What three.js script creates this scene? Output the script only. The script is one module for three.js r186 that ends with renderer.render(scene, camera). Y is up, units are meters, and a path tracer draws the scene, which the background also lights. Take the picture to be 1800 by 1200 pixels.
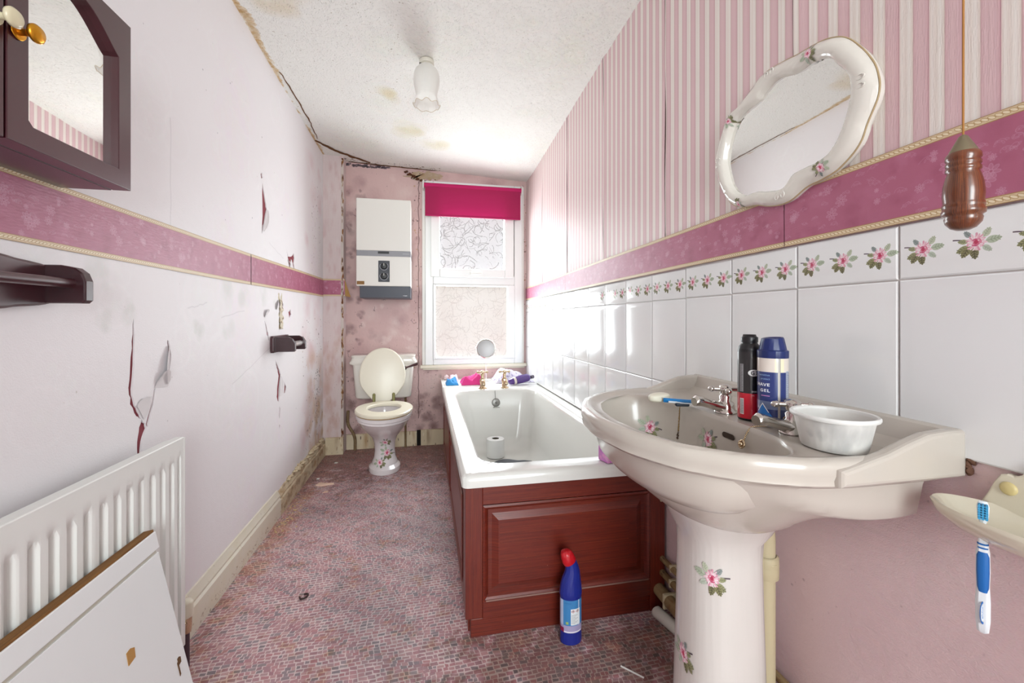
import * as THREE from 'three';
import { RectAreaLightUniformsLib } from 'three/addons/lights/RectAreaLightUniformsLib.js';
import { RoundedBoxGeometry } from 'three/addons/geometries/RoundedBoxGeometry.js';
import { mergeGeometries, toCreasedNormals } from 'three/addons/utils/BufferGeometryUtils.js';
import { DecalGeometry } from 'three/addons/geometries/DecalGeometry.js';
import { ImprovedNoise } from 'three/addons/math/ImprovedNoise.js';

// ------------------------------------------------------------------ camera, sky, large lights, exposure
// room axes: x to the right, y up, -z into the room; the lens stands one metre above the floor
const scene = new THREE.Scene();
const camera = new THREE.PerspectiveCamera(2 * Math.atan(600 / 735) * 180 / Math.PI, 1.5, 0.02, 200);
camera.position.set(0, 1.0, 0);
camera.rotation.y = -Math.atan(150 / 735);
camera.setViewOffset(1800, 1200, 0, 42, 1800, 1200);
scene.background = new THREE.Color(1.75, 1.82, 1.9);          // even overcast sky
const renderer = new THREE.WebGLRenderer({ antialias: true });
renderer.toneMapping = THREE.LinearToneMapping;
renderer.toneMappingExposure = 1.16;
renderer.shadowMap.enabled = true;
RectAreaLightUniformsLib.init();
const LANDING_FILL = 15.0;       // fill light from an added, unseen landing window behind the viewer
const WINDOW_LIGHT = 11.0;        // daylight scattered into the room by the obscured panes

// ------------------------------------------------------------------ helpers
const XL = -0.74, XR = 0.81, ZB = 3.36, ZF = -0.85;           // room faces (Z counted forward)
function rngOf(seed) { let a = seed >>> 0; return () => { a |= 0; a = a + 0x6D2B79F5 | 0; let t = Math.imul(a ^ a >>> 15, 1 | a); t = t + Math.imul(t ^ t >>> 7, 61 | t) ^ t; return ((t ^ t >>> 14) >>> 0) / 4294967296; }; }
const perlin = new ImprovedNoise();
const nz = (x, y = 0, z = 0) => perlin.noise(x + 13.7, y + 5.3, z + 9.1);
const fbm = (x, y, z = 0) => nz(x, y, z) * .5 + nz(x * 2.1, y * 2.1, z + 3) * .25 + nz(x * 4.3, y * 4.3, z + 7) * .125;
const clamp = THREE.MathUtils.clamp, lerp = THREE.MathUtils.lerp;
const sstep = (a, b, x) => { const t = clamp((x - a) / (b - a), 0, 1); return t * t * (3 - 2 * t); };
const used = {};
function numbered(n) { const k = used[n] = (used[n] ?? -1) + 1; return k ? n + '_' + String(k).padStart(3, '0') : n; }
function thing(name, label, category, [x, y, z], group) {
  const g = new THREE.Group(); g.name = numbered(name); g.position.set(x, y, z); g.userData = { label, category };
  if (group) g.userData.group = group;
  scene.add(g); return g;
}
function structure(name, label, [x, y, z] = [0, 0, 0]) {
  const g = new THREE.Group(); g.name = name; g.position.set(x, y, z); g.userData = { label, kind: 'structure', category: name.split('_')[0] }; scene.add(g); return g;
}
const wp = new THREE.Vector3();
function part(parent, name, geo, mat, label) {                 // geo is in room coordinates
  const g = Array.isArray(geo) ? mg(geo) : geo;
  parent.updateWorldMatrix(true, false); parent.getWorldPosition(wp);
  g.translate(-wp.x, -wp.y, -wp.z);
  const m = new THREE.Mesh(g, mat); m.name = name; m.castShadow = m.receiveShadow = true;
  if (label) m.userData.label = label;
  parent.add(m); return m;
}
function sharedPart(parent, name, geo, mat, [x, y, z], rot) {  // geo shared between alike pieces, parent sits at the origin
  const m = new THREE.Mesh(geo, mat); m.name = name; m.position.set(x, y, z); if (rot) m.rotation.set(...rot);
  m.castShadow = m.receiveShadow = true; parent.add(m); return m;
}
function bare(g) {
  g = g.index ? g.toNonIndexed() : g;
  for (const k of Object.keys(g.attributes)) if (!['position', 'normal', 'uv'].includes(k)) g.deleteAttribute(k);
  if (!g.attributes.uv) g.setAttribute('uv', new THREE.BufferAttribute(new Float32Array(g.attributes.position.count * 2), 2));
  if (!g.attributes.normal) g.computeVertexNormals();
  return g;
}
function mg(list) { return list.length === 1 ? list[0] : mergeGeometries(list.map(bare)); }
function box(x0, x1, y0, y1, z0, z1, r = 0) {
  const w = Math.abs(x1 - x0), h = Math.abs(y1 - y0), d = Math.abs(z1 - z0);
  const g = r ? new RoundedBoxGeometry(w, h, d, 3, Math.min(r, w / 2.01, h / 2.01, d / 2.01)) : new THREE.BoxGeometry(w, h, d);
  g.translate((x0 + x1) / 2, (y0 + y1) / 2, (z0 + z1) / 2); return g;
}
function tube(pts, r, seg = 48, rad = 12, closed = false) {
  return new THREE.TubeGeometry(new THREE.CatmullRomCurve3(pts.map(p => new THREE.Vector3(...p)), closed, 'catmullrom', .5), seg, r, rad, closed);
}
function rod(a, b, r0, r1 = r0, seg = 20) {
  const A = new THREE.Vector3(...a), B = new THREE.Vector3(...b), d = B.clone().sub(A);
  const g = new THREE.CylinderGeometry(r1, r0, d.length(), seg);
  g.applyQuaternion(new THREE.Quaternion().setFromUnitVectors(new THREE.Vector3(0, 1, 0), d.normalize()));
  g.translate((A.x + B.x) / 2, (A.y + B.y) / 2, (A.z + B.z) / 2); return g;
}
function lathe(prof, at = [0, 0, 0], seg = 40, dir) {
  const g = new THREE.LatheGeometry(prof.map(p => new THREE.Vector2(Math.max(p[0], 1e-5), p[1])), seg);
  if (dir) g.applyQuaternion(new THREE.Quaternion().setFromUnitVectors(new THREE.Vector3(0, 1, 0), new THREE.Vector3(...dir).normalize()));
  g.translate(...at); return g;
}
function ball(x, y, z, rx, ry = rx, rz = rx, seg = 20) { const g = new THREE.SphereGeometry(1, seg, Math.ceil(seg * .7)); g.scale(rx, ry, rz); g.translate(x, y, z); return g; }
function loft(rings, { closed = true, capA = false, capB = false, crease = .7 } = {}) {
  const n = rings[0].length, m = rings.length, pos = [], uv = [], idx = [], w = n + (closed ? 1 : 0);
  for (let i = 0; i < m; i++) for (let j = 0; j < w; j++) { const p = rings[i][j % n]; pos.push(...p); uv.push(j / (w - 1), i / (m - 1)); }
  for (let i = 0; i < m - 1; i++) for (let j = 0; j < w - 1; j++) { const a = i * w + j, b = a + 1, c = a + w, d = c + 1; idx.push(a, c, b, b, c, d); }
  const cap = (i, flip) => { const ctr = [0, 0, 0]; for (const p of rings[i]) for (let k = 0; k < 3; k++) ctr[k] += p[k] / n; const ci = pos.length / 3; pos.push(...ctr); uv.push(.5, .5);
    for (let j = 0; j < w - 1; j++) flip ? idx.push(ci, i * w + j, i * w + j + 1) : idx.push(ci, i * w + j + 1, i * w + j); };
  if (capA) cap(0, true); if (capB) cap(m - 1, false);
  let vol = 0;
  for (let k = 0; k < idx.length; k += 3) { const [a, b, c] = [idx[k] * 3, idx[k + 1] * 3, idx[k + 2] * 3];
    const o = rings[0][0], q = (i) => [pos[i] - o[0], pos[i + 1] - o[1], pos[i + 2] - o[2]], A = q(a), B = q(b), C = q(c);
    vol += A[0] * (B[1] * C[2] - B[2] * C[1]) - A[1] * (B[0] * C[2] - B[2] * C[0]) + A[2] * (B[0] * C[1] - B[1] * C[0]); }
  if (vol < 0 && closed) for (let k = 0; k < idx.length; k += 3) { const t = idx[k + 1]; idx[k + 1] = idx[k + 2]; idx[k + 2] = t; }
  const g = new THREE.BufferGeometry(); g.setAttribute('position', new THREE.Float32BufferAttribute(pos, 3)); g.setAttribute('uv', new THREE.Float32BufferAttribute(uv, 2)); g.setIndex(idx);
  return toCreasedNormals(g, crease);
}
function rrect(cx, cz, hx, hz, r, n = 64) {                    // rounded rectangle as [x, z]
  const out = [], q = n / 4; r = Math.min(r, hx, hz);
  for (const [sx, sz, a0] of [[1, 1, 0], [-1, 1, 1], [-1, -1, 2], [1, -1, 3]])
    for (let k = 0; k < q; k++) { const a = (a0 + k / (q - 1)) * Math.PI / 2; out.push([cx + sx * (hx - r) + r * Math.cos(a), cz + sz * (hz - r) + r * Math.sin(a)]); }
  return out;
}
function superell(cx, cz, hx, hz, p, n = 64) { const o = []; for (let k = 0; k < n; k++) { const a = k / n * 2 * Math.PI, c = Math.cos(a), s = Math.sin(a); o.push([cx + hx * Math.sign(c) * Math.abs(c) ** (2 / p), cz + hz * Math.sign(s) * Math.abs(s) ** (2 / p)]); } return o; }
const atY = (contour, y) => contour.map(([x, z]) => [x, y, z]);
function extr(pts, depth, basis, bevel = 0, holes = [], curve = 1) {   // outline extruded; basis 'left' (Z,y)->+x, 'right' (z,y)->-x, 'back' (x,y)->+z, 'top' (x,z)->y
  const s = new THREE.Shape(pts.map(p => new THREE.Vector2(p[0], p[1])));
  for (const h of holes) s.holes.push(new THREE.Path(h.map(p => new THREE.Vector2(p[0], p[1]))));
  const g = new THREE.ExtrudeGeometry(s, { depth: depth - 2 * bevel, bevelEnabled: bevel > 0, bevelSize: bevel, bevelThickness: bevel, bevelOffset: -bevel, bevelSegments: 3, curveSegments: curve });
  if (bevel) g.translate(0, 0, bevel);
  const V = (a, b, c) => new THREE.Vector3(a, b, c), B = { left: [V(0, 0, -1), V(0, 1, 0), V(1, 0, 0)], right: [V(0, 0, 1), V(0, 1, 0), V(-1, 0, 0)], back: [V(1, 0, 0), V(0, 1, 0), V(0, 0, 1)], top: [V(1, 0, 0), V(0, 0, -1), V(0, 1, 0)], near: [V(1, 0, 0), V(0, 1, 0), V(0, 0, 1)] }[basis];
  g.applyMatrix4(new THREE.Matrix4().makeBasis(...B)); return g;
}
function uvBy(g, f) { const p = g.attributes.position, u = new Float32Array(p.count * 2); for (let i = 0; i < p.count; i++) { const r = f(p.getX(i), p.getY(i), p.getZ(i)); u[i * 2] = r[0]; u[i * 2 + 1] = r[1]; } g.setAttribute('uv', new THREE.BufferAttribute(u, 2)); return g; }
function uvBox(g, s = 1) {                                     // uv in metres by the way each face points
  g = g.index ? g.toNonIndexed() : g; if (!g.attributes.normal) g.computeVertexNormals();
  const p = g.attributes.position, n = g.attributes.normal, u = new Float32Array(p.count * 2);
  for (let i = 0; i < p.count; i++) { const ax = Math.abs(n.getX(i)), ay = Math.abs(n.getY(i)), az = Math.abs(n.getZ(i));
    const [a, b] = ax > ay && ax > az ? [p.getZ(i), p.getY(i)] : ay > az ? [p.getX(i), p.getZ(i)] : [p.getX(i), p.getY(i)]; u[i * 2] = a * s; u[i * 2 + 1] = b * s; }
  g.setAttribute('uv', new THREE.BufferAttribute(u, 2)); return g;
}
function jiggle(g, amp, freq, seed = 0) { const p = g.attributes.position; for (let i = 0; i < p.count; i++) { const x = p.getX(i), y = p.getY(i), z = p.getZ(i); p.setXYZ(i, x + amp * nz(x * freq, y * freq, z * freq + seed), y + amp * nz(x * freq + 31, y * freq, z * freq + seed), z + amp * nz(x * freq, y * freq + 57, z * freq + seed)); } g.computeVertexNormals(); return g; }
function canvas(w, h, draw, { srgb = true, repeat } = {}) {
  const c = document.createElement('canvas'); c.width = w; c.height = h; const x = c.getContext('2d'); draw(x, w, h);
  const t = new THREE.CanvasTexture(c); if (srgb) t.colorSpace = THREE.SRGBColorSpace; t.wrapS = t.wrapT = repeat === false ? THREE.ClampToEdgeWrapping : THREE.RepeatWrapping;
  t.magFilter = THREE.LinearFilter; return t;
}
const rgba = (r, g, b, a = 1) => `rgba(${r | 0},${g | 0},${b | 0},${a})`;
function blot(x, cx, cy, r, col, R, n = 14, spread = .6) {     // a stain: many irregular soft dabs with a broken outline
  for (let k = 0; k < n; k++) { const a = R() * 6.28, d = Math.sqrt(R()) * r * spread, q = r * (.25 + .5 * R()), px = cx + Math.cos(a) * d, py = cy + Math.sin(a) * d;
    const g = x.createRadialGradient(px, py, 0, px, py, q); g.addColorStop(0, rgba(...col.slice(0, 3), col[3])); g.addColorStop(.7, rgba(...col.slice(0, 3), col[3] * .6)); g.addColorStop(1, rgba(...col.slice(0, 3), 0)); x.fillStyle = g; x.fillRect(px - q, py - q, 2 * q, 2 * q); }
}
function specks(x, n, box4, rr, cols, R) { for (let k = 0; k < n; k++) { x.fillStyle = cols[R() * cols.length | 0]; const r = rr[0] + R() * R() * (rr[1] - rr[0]); x.beginPath(); x.ellipse(box4[0] + R() * (box4[2] - box4[0]), box4[1] + R() * (box4[3] - box4[1]), r, r * (.4 + .8 * R()), R() * 3, 0, 7); x.fill(); } }
const std = (o) => new THREE.MeshStandardMaterial(o), phys = (o) => new THREE.MeshPhysicalMaterial(o);

function leaf(x, cx, cy, len, ang, col, vein) { x.save(); x.translate(cx, cy); x.rotate(ang); x.fillStyle = col; x.beginPath(); x.moveTo(0, 0); x.bezierCurveTo(len * .2, -len * .42, len * .65, -len * .36, len, 0); x.bezierCurveTo(len * .65, len * .36, len * .2, len * .42, 0, 0); x.fill(); x.strokeStyle = vein; x.lineWidth = len * .05; x.beginPath(); x.moveTo(0, 0); x.lineTo(len * .95, 0); x.stroke(); for (const k of [.3, .5, .7]) { x.beginPath(); x.moveTo(len * k, 0); x.lineTo(len * (k + .16), -len * .2); x.moveTo(len * k, 0); x.lineTo(len * (k + .16), len * .2); x.stroke(); } x.restore(); }
function rose(x, cx, cy, s, flip = 1) {                        // printed rose spray, s = overall half width
  x.save(); x.translate(cx, cy); x.scale(flip, 1);
  x.strokeStyle = '#5a4a55'; x.lineWidth = s * .06; x.beginPath(); x.moveTo(-s * .15, s * .0); x.quadraticCurveTo(-s * .5, -s * .2, -s * .9, -s * .22); x.stroke();
  leaf(x, -s * .2, s * .2, s * .62, 2.75, '#9a9b74', '#6b6c50'); leaf(x, -s * .25, s * .2, s * .6, 2.1, '#8c8a62', '#5c5a44'); leaf(x, -s * .1, s * .25, s * .6, 1.45, '#858360', '#57553f'); leaf(x, -s * .3, -s * .05, s * .42, 3.3, '#a3a57e', '#74785a');
  leaf(x, -s * .2, -s * .25, s * .42, -2.2, '#9aa3a0', '#717a78'); leaf(x, s * .28, -s * .2, s * .5, -1.05, '#c5cbb4', '#a3ab93'); leaf(x, s * .35, 0, s * .6, -.15, '#bac4ae', '#98a48d'); leaf(x, s * .25, s * .2, s * .45, .75, '#c3cdbd', '#a2ad9c');
  const R = rngOf(5);
  x.lineCap = 'round';
  for (let k = 0; k < 46; k++) { const a = k / 46 * 6.283 + R() * .2, r = s * (.26 + .16 * R()), b = a + (R() - .5) * .9; x.strokeStyle = ['#f4dbe0', '#f0cbd5', '#e9b4c3', '#f6e4e7', '#e3a2b5'][k % 5]; x.lineWidth = s * (.05 + .05 * R()); x.beginPath(); x.moveTo(Math.cos(a) * s * .06, Math.sin(a) * s * .06); x.quadraticCurveTo(Math.cos(b) * r * .6, Math.sin(b) * r * .6, Math.cos(a) * r, Math.sin(a) * r); x.stroke(); }
  for (let k = 0; k < 16; k++) { const a = R() * 6.28, r = s * (.06 + .13 * R()); x.strokeStyle = ['#d9748f', '#c9587a', '#e08fa5'][k % 3]; x.lineWidth = s * .045; x.beginPath(); x.arc(0, 0, r, a, a + .8 + R() * .8); x.stroke(); }
  x.fillStyle = '#c2405f'; x.beginPath(); x.ellipse(0, 0, s * .08, s * .1, 0, 0, 7); x.fill();
  x.restore();
}
const roseDecal = canvas(512, 400, (x, w, h) => { x.clearRect(0, 0, w, h); rose(x, w / 2, h / 2, 210, -1); }, { repeat: false });
const M_rose = std({ map: roseDecal, transparent: true, roughness: .2, polygonOffset: true, polygonOffsetFactor: -4 });
function decal(parent, mesh, pos, dir, size, roll = 0) {       // print on a curved glazed surface
  scene.updateMatrixWorld(true);
  const o = new THREE.Object3D(); o.position.set(...pos); o.lookAt(pos[0] + dir[0], pos[1] + dir[1], pos[2] + dir[2]); o.rotateZ(roll);
  const g = new DecalGeometry(mesh, o.position, o.rotation, new THREE.Vector3(...size));
  if (!g.attributes.position.count) return;
  const p = g.attributes.position, n = g.attributes.normal; for (let i = 0; i < p.count; i++) p.setXYZ(i, p.getX(i) + n.getX(i) * .0005, p.getY(i) + n.getY(i) * .0005, p.getZ(i) + n.getZ(i) * .0005);
  return part(parent, 'rose_print', g, M_rose, 'pink rose with green leaves printed on the glaze');
}

// ------------------------------------------------------------------ materials
const M = {
  white: std({ color: 0xe9e7e2, roughness: .35 }), china: phys({ color: 0xe8e3da, roughness: .12, clearcoat: .4, clearcoatRoughness: .05 }),
  acrylic: phys({ color: 0xe9e8e3, roughness: .16, clearcoat: .3, clearcoatRoughness: .1 }), upvc: std({ color: 0xeeefee, roughness: .3 }),
  chrome: std({ color: 0xcfcac4, metalness: 1, roughness: .16 }), brass: std({ color: 0xcbb596, metalness: 1, roughness: .22 }), gold: std({ color: 0xd89a2c, metalness: .85, roughness: .28 }),
  steel: std({ color: 0x8e8c88, metalness: .8, roughness: .4 }), black: std({ color: 0x141316, roughness: .4 }), darkgrey: std({ color: 0x3a3c46, roughness: .45 }),
  cream: std({ color: 0xe6dfcb, roughness: .4 }), pipe: std({ color: 0xcdbf9c, roughness: .5 }), mirror: std({ color: 0xf2f2f0, metalness: 1, roughness: .015 }),
  hole: std({ color: 0x1c1512, roughness: .95 }),
};
const paintGrain = canvas(512, 512, (x, w, h) => { const R = rngOf(3), d = x.createImageData(w, h); for (let i = 0; i < w * h; i++) { const v = 128 + 60 * (R() - .5) + 50 * nz((i % w) / 17, (i / w | 0) / 17); d.data[i * 4] = d.data[i * 4 + 1] = d.data[i * 4 + 2] = v; d.data[i * 4 + 3] = 255; } x.putImageData(d, 0, 0); }, { srgb: false });
const rep = (t, u, v = u) => { const c = t.clone(); c.repeat.set(u, v); c.needsUpdate = true; return c; };
// mahogany stain: long streaks
const woodTex = canvas(1024, 1024, (x, w, h) => { const R = rngOf(11); x.fillStyle = '#6a2115'; x.fillRect(0, 0, w, h);
  for (let k = 0; k < 2600; k++) { const y = R() * h, l = 60 + R() * 420, px = R() * w - 100, v = R(); x.strokeStyle = v < .45 ? rgba(66, 18, 12, .3) : v < .8 ? rgba(142, 58, 26, .2) : rgba(164, 82, 36, .17); x.lineWidth = .6 + R() * 2.4; x.beginPath(); x.moveTo(px, y); x.bezierCurveTo(px + l * .3, y + (R() - .5) * 9, px + l * .6, y + (R() - .5) * 9, px + l, y + (R() - .5) * 6); x.stroke(); }
  specks(x, 110, [0, 0, w, h], [.6, 2.4], ['rgba(220,190,160,.5)', 'rgba(30,10,10,.6)'], R); });
M.mahog = phys({ map: woodTex, roughness: .34, clearcoat: .25, clearcoatRoughness: .3 });
const woodV = woodTex.clone(); woodV.rotation = Math.PI / 2; woodV.needsUpdate = true; M.mahogV = phys({ map: woodV, roughness: .34, clearcoat: .25, clearcoatRoughness: .3 });
M.basin = phys({ color: 0xcac1b7, roughness: .22, clearcoat: .25, clearcoatRoughness: .12 });
M.rosewood = phys({ color: 0x431a22, roughness: .3, clearcoat: .5, clearcoatRoughness: .25 });
M.rosewoodDark = phys({ color: 0x35131a, roughness: .3, clearcoat: .5, clearcoatRoughness: .2 });

// ------------------------------------------------------------------ room shell
const ceilY = (x, Z) => 2.238 - .108 * sstep(1.3, 3.5, Z) * (.5 + .5 * (x - XL) / (XR - XL)) - .012 * sstep(.3, .7, x) + .006 * nz(x * 2, Z * 2);
{ // floor: sheet vinyl printed with small mosaic pieces
  const g = structure('floor', 'sheet vinyl floor printed with small pink and grey mosaic pieces');
  const tex = canvas(2048, 2048, (x, w, h) => { const R = rngOf(21); x.fillStyle = '#ddc9c8'; x.fillRect(0, 0, w, h); specks(x, 9000, [0, 0, w, h], [1, 5], ['rgba(190,160,160,.5)', 'rgba(225,212,208,.6)', 'rgba(165,140,140,.4)'], R);
    const rows = 62, rh = h / rows; const cols = ['#b17f86', '#b8858b', '#a87a82', '#be8e92', '#ac838a', '#b77e83', '#a47d84', '#c19596', '#917f86', '#9b8a8e', '#b08a8e', '#887a80', '#b9888c', '#a47980'];
    for (let r = 0; r < rows; r++) { let px = -R() * 30; const y0 = r * rh; while (px < w) { const pw = 28 + R() * 36, wave = 10 * Math.sin(px / w * 6.283 * 3 + r * .5); const g2 = 2.5 + R() * 1.5;
        x.fillStyle = cols[R() * cols.length | 0]; x.globalAlpha = .82 + R() * .18; const j = () => (R() - .5) * 10;
        for (const ox of [0, w]) for (const oy of [0, h, -h]) { if (ox && px > 0) continue; const X0 = px + ox + g2, X1 = px + ox + pw - g2, Y0 = y0 + oy + wave + g2, Y1 = y0 + oy + rh + wave - g2; if (Y1 < 0 || Y0 > h) continue; const q = [j(), j(), j(), j()]; x.beginPath(); x.moveTo(X0 + q[0] * .5, Y0 + q[1]); x.lineTo(X1 + q[2] * .5, Y0 + q[3]); x.lineTo(X1 + q[1] * .5, Y1 + q[2]); x.lineTo(X0 + q[3] * .5, Y1 + q[0]); x.fill(); }
        px += pw; } } x.globalAlpha = 1; specks(x, 12000, [0, 0, w, h], [.6, 2.2], ['rgba(235,215,215,.35)', 'rgba(70,40,45,.3)'], R); });
  const W = XR - XL + .1, D = ZB - ZF + .1, geo = new THREE.PlaneGeometry(W, D, 110, 300); geo.rotateX(-Math.PI / 2); geo.translate((XL + XR) / 2, 0, -(ZB + ZF) / 2);
  uvBy(geo, (x, y, z) => [x / .8 + .06 * nz(z * 3, 1), z / .8]);
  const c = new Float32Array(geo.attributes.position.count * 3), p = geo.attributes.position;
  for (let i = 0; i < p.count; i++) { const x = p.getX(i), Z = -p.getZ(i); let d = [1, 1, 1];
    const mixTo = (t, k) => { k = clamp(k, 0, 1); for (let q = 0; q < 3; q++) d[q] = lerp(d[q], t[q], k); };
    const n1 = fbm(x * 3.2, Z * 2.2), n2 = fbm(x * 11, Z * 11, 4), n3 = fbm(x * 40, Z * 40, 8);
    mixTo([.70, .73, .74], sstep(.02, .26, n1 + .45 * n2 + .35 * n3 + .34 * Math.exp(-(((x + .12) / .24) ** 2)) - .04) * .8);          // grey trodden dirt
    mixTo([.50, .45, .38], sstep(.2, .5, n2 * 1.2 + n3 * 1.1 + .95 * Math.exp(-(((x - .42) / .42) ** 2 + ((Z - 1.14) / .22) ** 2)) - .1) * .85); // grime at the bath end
    mixTo([.42, .29, .25], sstep(.22, .52, n2 + n3 * 1.2 + 1.0 * Math.exp(-(((Z - 3.14) / .44) ** 2)) + .4 * Math.exp(-(((x + .7) / .04) ** 2)) - .05) * .8);  // darker brown towards the end wall and along the left edge
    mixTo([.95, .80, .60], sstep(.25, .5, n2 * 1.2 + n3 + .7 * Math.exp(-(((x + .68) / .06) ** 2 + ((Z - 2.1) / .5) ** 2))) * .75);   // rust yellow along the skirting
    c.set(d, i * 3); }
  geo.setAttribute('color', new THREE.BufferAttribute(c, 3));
  const b = canvas(256, 256, (x, w, h) => { const R = rngOf(8); x.fillStyle = '#888'; x.fillRect(0, 0, w, h); specks(x, 1600, [0, 0, w, h], [.8, 3], ['rgba(255,255,255,.3)', 'rgba(0,0,0,.3)'], R); }, { srgb: false });
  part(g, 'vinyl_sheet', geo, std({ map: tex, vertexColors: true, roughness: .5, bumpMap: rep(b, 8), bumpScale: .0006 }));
  part(g, 'floor_slab', box(XL - .2, XR + .2, -.15, -.004, -ZB - .2, -ZF + .2), std({ color: 0x6b5a4a, roughness: .9 }));
}
{ // ceiling: stippled paper, stained along the left edge
  const g = structure('ceiling', 'stippled white ceiling with yellow stains and cracks at its edges');
  const W = XR - XL, D = ZB - ZF, tex = canvas(768, 2048, (x, w, h) => { const R = rngOf(31), px = (X) => (X - XL) / W * w, py = (Z) => h - (Z - ZF) / D * h;
    x.fillStyle = '#f3f1ec'; x.fillRect(0, 0, w, h);
    for (let k = 0; k < 60; k++) blot(x, R() * w, R() * h, 40 + R() * 90, [230, 222, 198, .05], R, 6);
    blot(x, px(-.58), py(1.75), 70, [205, 172, 120, .10], R, 18); blot(x, px(-.5), py(1.5), 80, [205, 178, 130, .09], R, 18); blot(x, px(-.1), py(2.72), 60, [215, 200, 150, .10], R, 12); blot(x, px(-.2), py(2.35), 40, [215, 195, 140, .12], R, 9); blot(x, px(.05), py(2.9), 60, [220, 210, 170, .12], R, 10);
    for (let Z = 1.5; Z < 3.25; Z += .006) { const n = nz(Z * 4.2, 6) + .35 * nz(Z * 17, 2); if (n < -.12) continue; const wd = .006 + .03 * Math.max(0, n) + .012 * Math.exp(-(((Z - 2.05) / .22) ** 2)); x.fillStyle = ['rgba(196,152,92,.34)', 'rgba(176,124,62,.3)', 'rgba(214,186,142,.4)', 'rgba(222,206,178,.4)'][R() * 4 | 0]; x.beginPath(); x.ellipse(px(XL + wd * R()), py(Z), 2 + wd * 420 * R(), 3 + 7 * R(), R() * .5, 0, 7); x.fill(); }
    specks(x, 9000, [0, 0, w, h], [.5, 1.5], ['rgba(120,112,100,.28)', 'rgba(255,255,255,.5)'], R); specks(x, 1500, [0, 0, w * .5, h], [.5, 1.7], ['rgba(100,80,55,.4)'], R);
    specks(x, 160, [px(-.7), py(3.36), px(.1), py(3.28)], [.8, 5], ['rgba(70,62,58,.5)', 'rgba(110,90,70,.4)'], R); });
  const stip = canvas(512, 512, (x, w, h) => { const R = rngOf(6); x.fillStyle = '#777'; x.fillRect(0, 0, w, h); specks(x, 2200, [0, 0, w, h], [2, 7], ['rgba(255,255,255,.4)', 'rgba(230,230,230,.35)'], R); specks(x, 900, [0, 0, w, h], [1.5, 5], ['rgba(0,0,0,.5)'], R); }, { srgb: false });
  stip.repeat.set(3.2, 8.4);
  const geo = new THREE.PlaneGeometry(W + .02, D + .02, 60, 140); geo.rotateX(Math.PI / 2); geo.translate((XL + XR) / 2, 0, -(ZB + ZF) / 2);
  const p = geo.attributes.position; for (let i = 0; i < p.count; i++) p.setY(i, ceilY(p.getX(i), -p.getZ(i)));
  geo.computeVertexNormals(); uvBy(geo, (x, y, z) => [(x - XL) / W, (-z - ZF) / D]);
  part(g, 'stippled_paper', geo, std({ map: tex, roughness: .8, bumpMap: stip, bumpScale: .006 }));
  part(g, 'ceiling_slab', box(XL - .2, XR + .2, 2.25, 2.4, -ZB - .2, -ZF + .2), M.white);
  // gaping cracks where the paper has come away, with bare lath behind
  const crack = (pts, wid) => { const up = [], dn = []; pts.forEach(([x, Z], i) => { const t = i / (pts.length - 1), w2 = wid * (.15 + Math.sin(Math.PI * Math.min(1, t * .8 + .12)) * (.7 + .6 * nz(i * 2.3, 4))), [a, b] = [pts[Math.max(0, i - 1)], pts[Math.min(pts.length - 1, i + 1)]], L = Math.hypot(b[0] - a[0], b[1] - a[1]), nx = -(b[1] - a[1]) / L, nZ = (b[0] - a[0]) / L;
      up.push([x + nx * w2, ceilY(x, Z) - .0035, -(Z + nZ * w2)]); dn.push([x - nx * w2, ceilY(x, Z) - .0015, -(Z - nZ * w2)]); }); return loft([up, dn], { closed: false }); };
  const brown = std({ color: 0x6a4526, roughness: .95 });
  const c1 = []; for (let t = 0; t <= 1; t += .04) c1.push([lerp(-.735, -.4, t) + .01 * nz(t * 9), lerp(3.02, 3.32, t) + .02 * nz(t * 7, 3) + .05 * Math.sin(t * 3.1)]);
  part(g, 'crack', crack(c1, .019), brown, 'dark gaping crack in the ceiling corner');
  const c2 = []; for (let t = 0; t <= 1; t += .04) c2.push([-.712 + .012 * nz(t * 11, 2) + .012 * Math.sin(t * 3.1), lerp(2.25, 3.02, t)]);
  part(g, 'crack', crack(c2, .004), brown);
  const c3 = []; for (let t = 0; t <= 1; t += .05) c3.push([lerp(-.58, .1, t), 3.345 + .008 * nz(t * 14, 9)]);
  part(g, 'crack', crack(c3, .009), brown);
}
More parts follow.
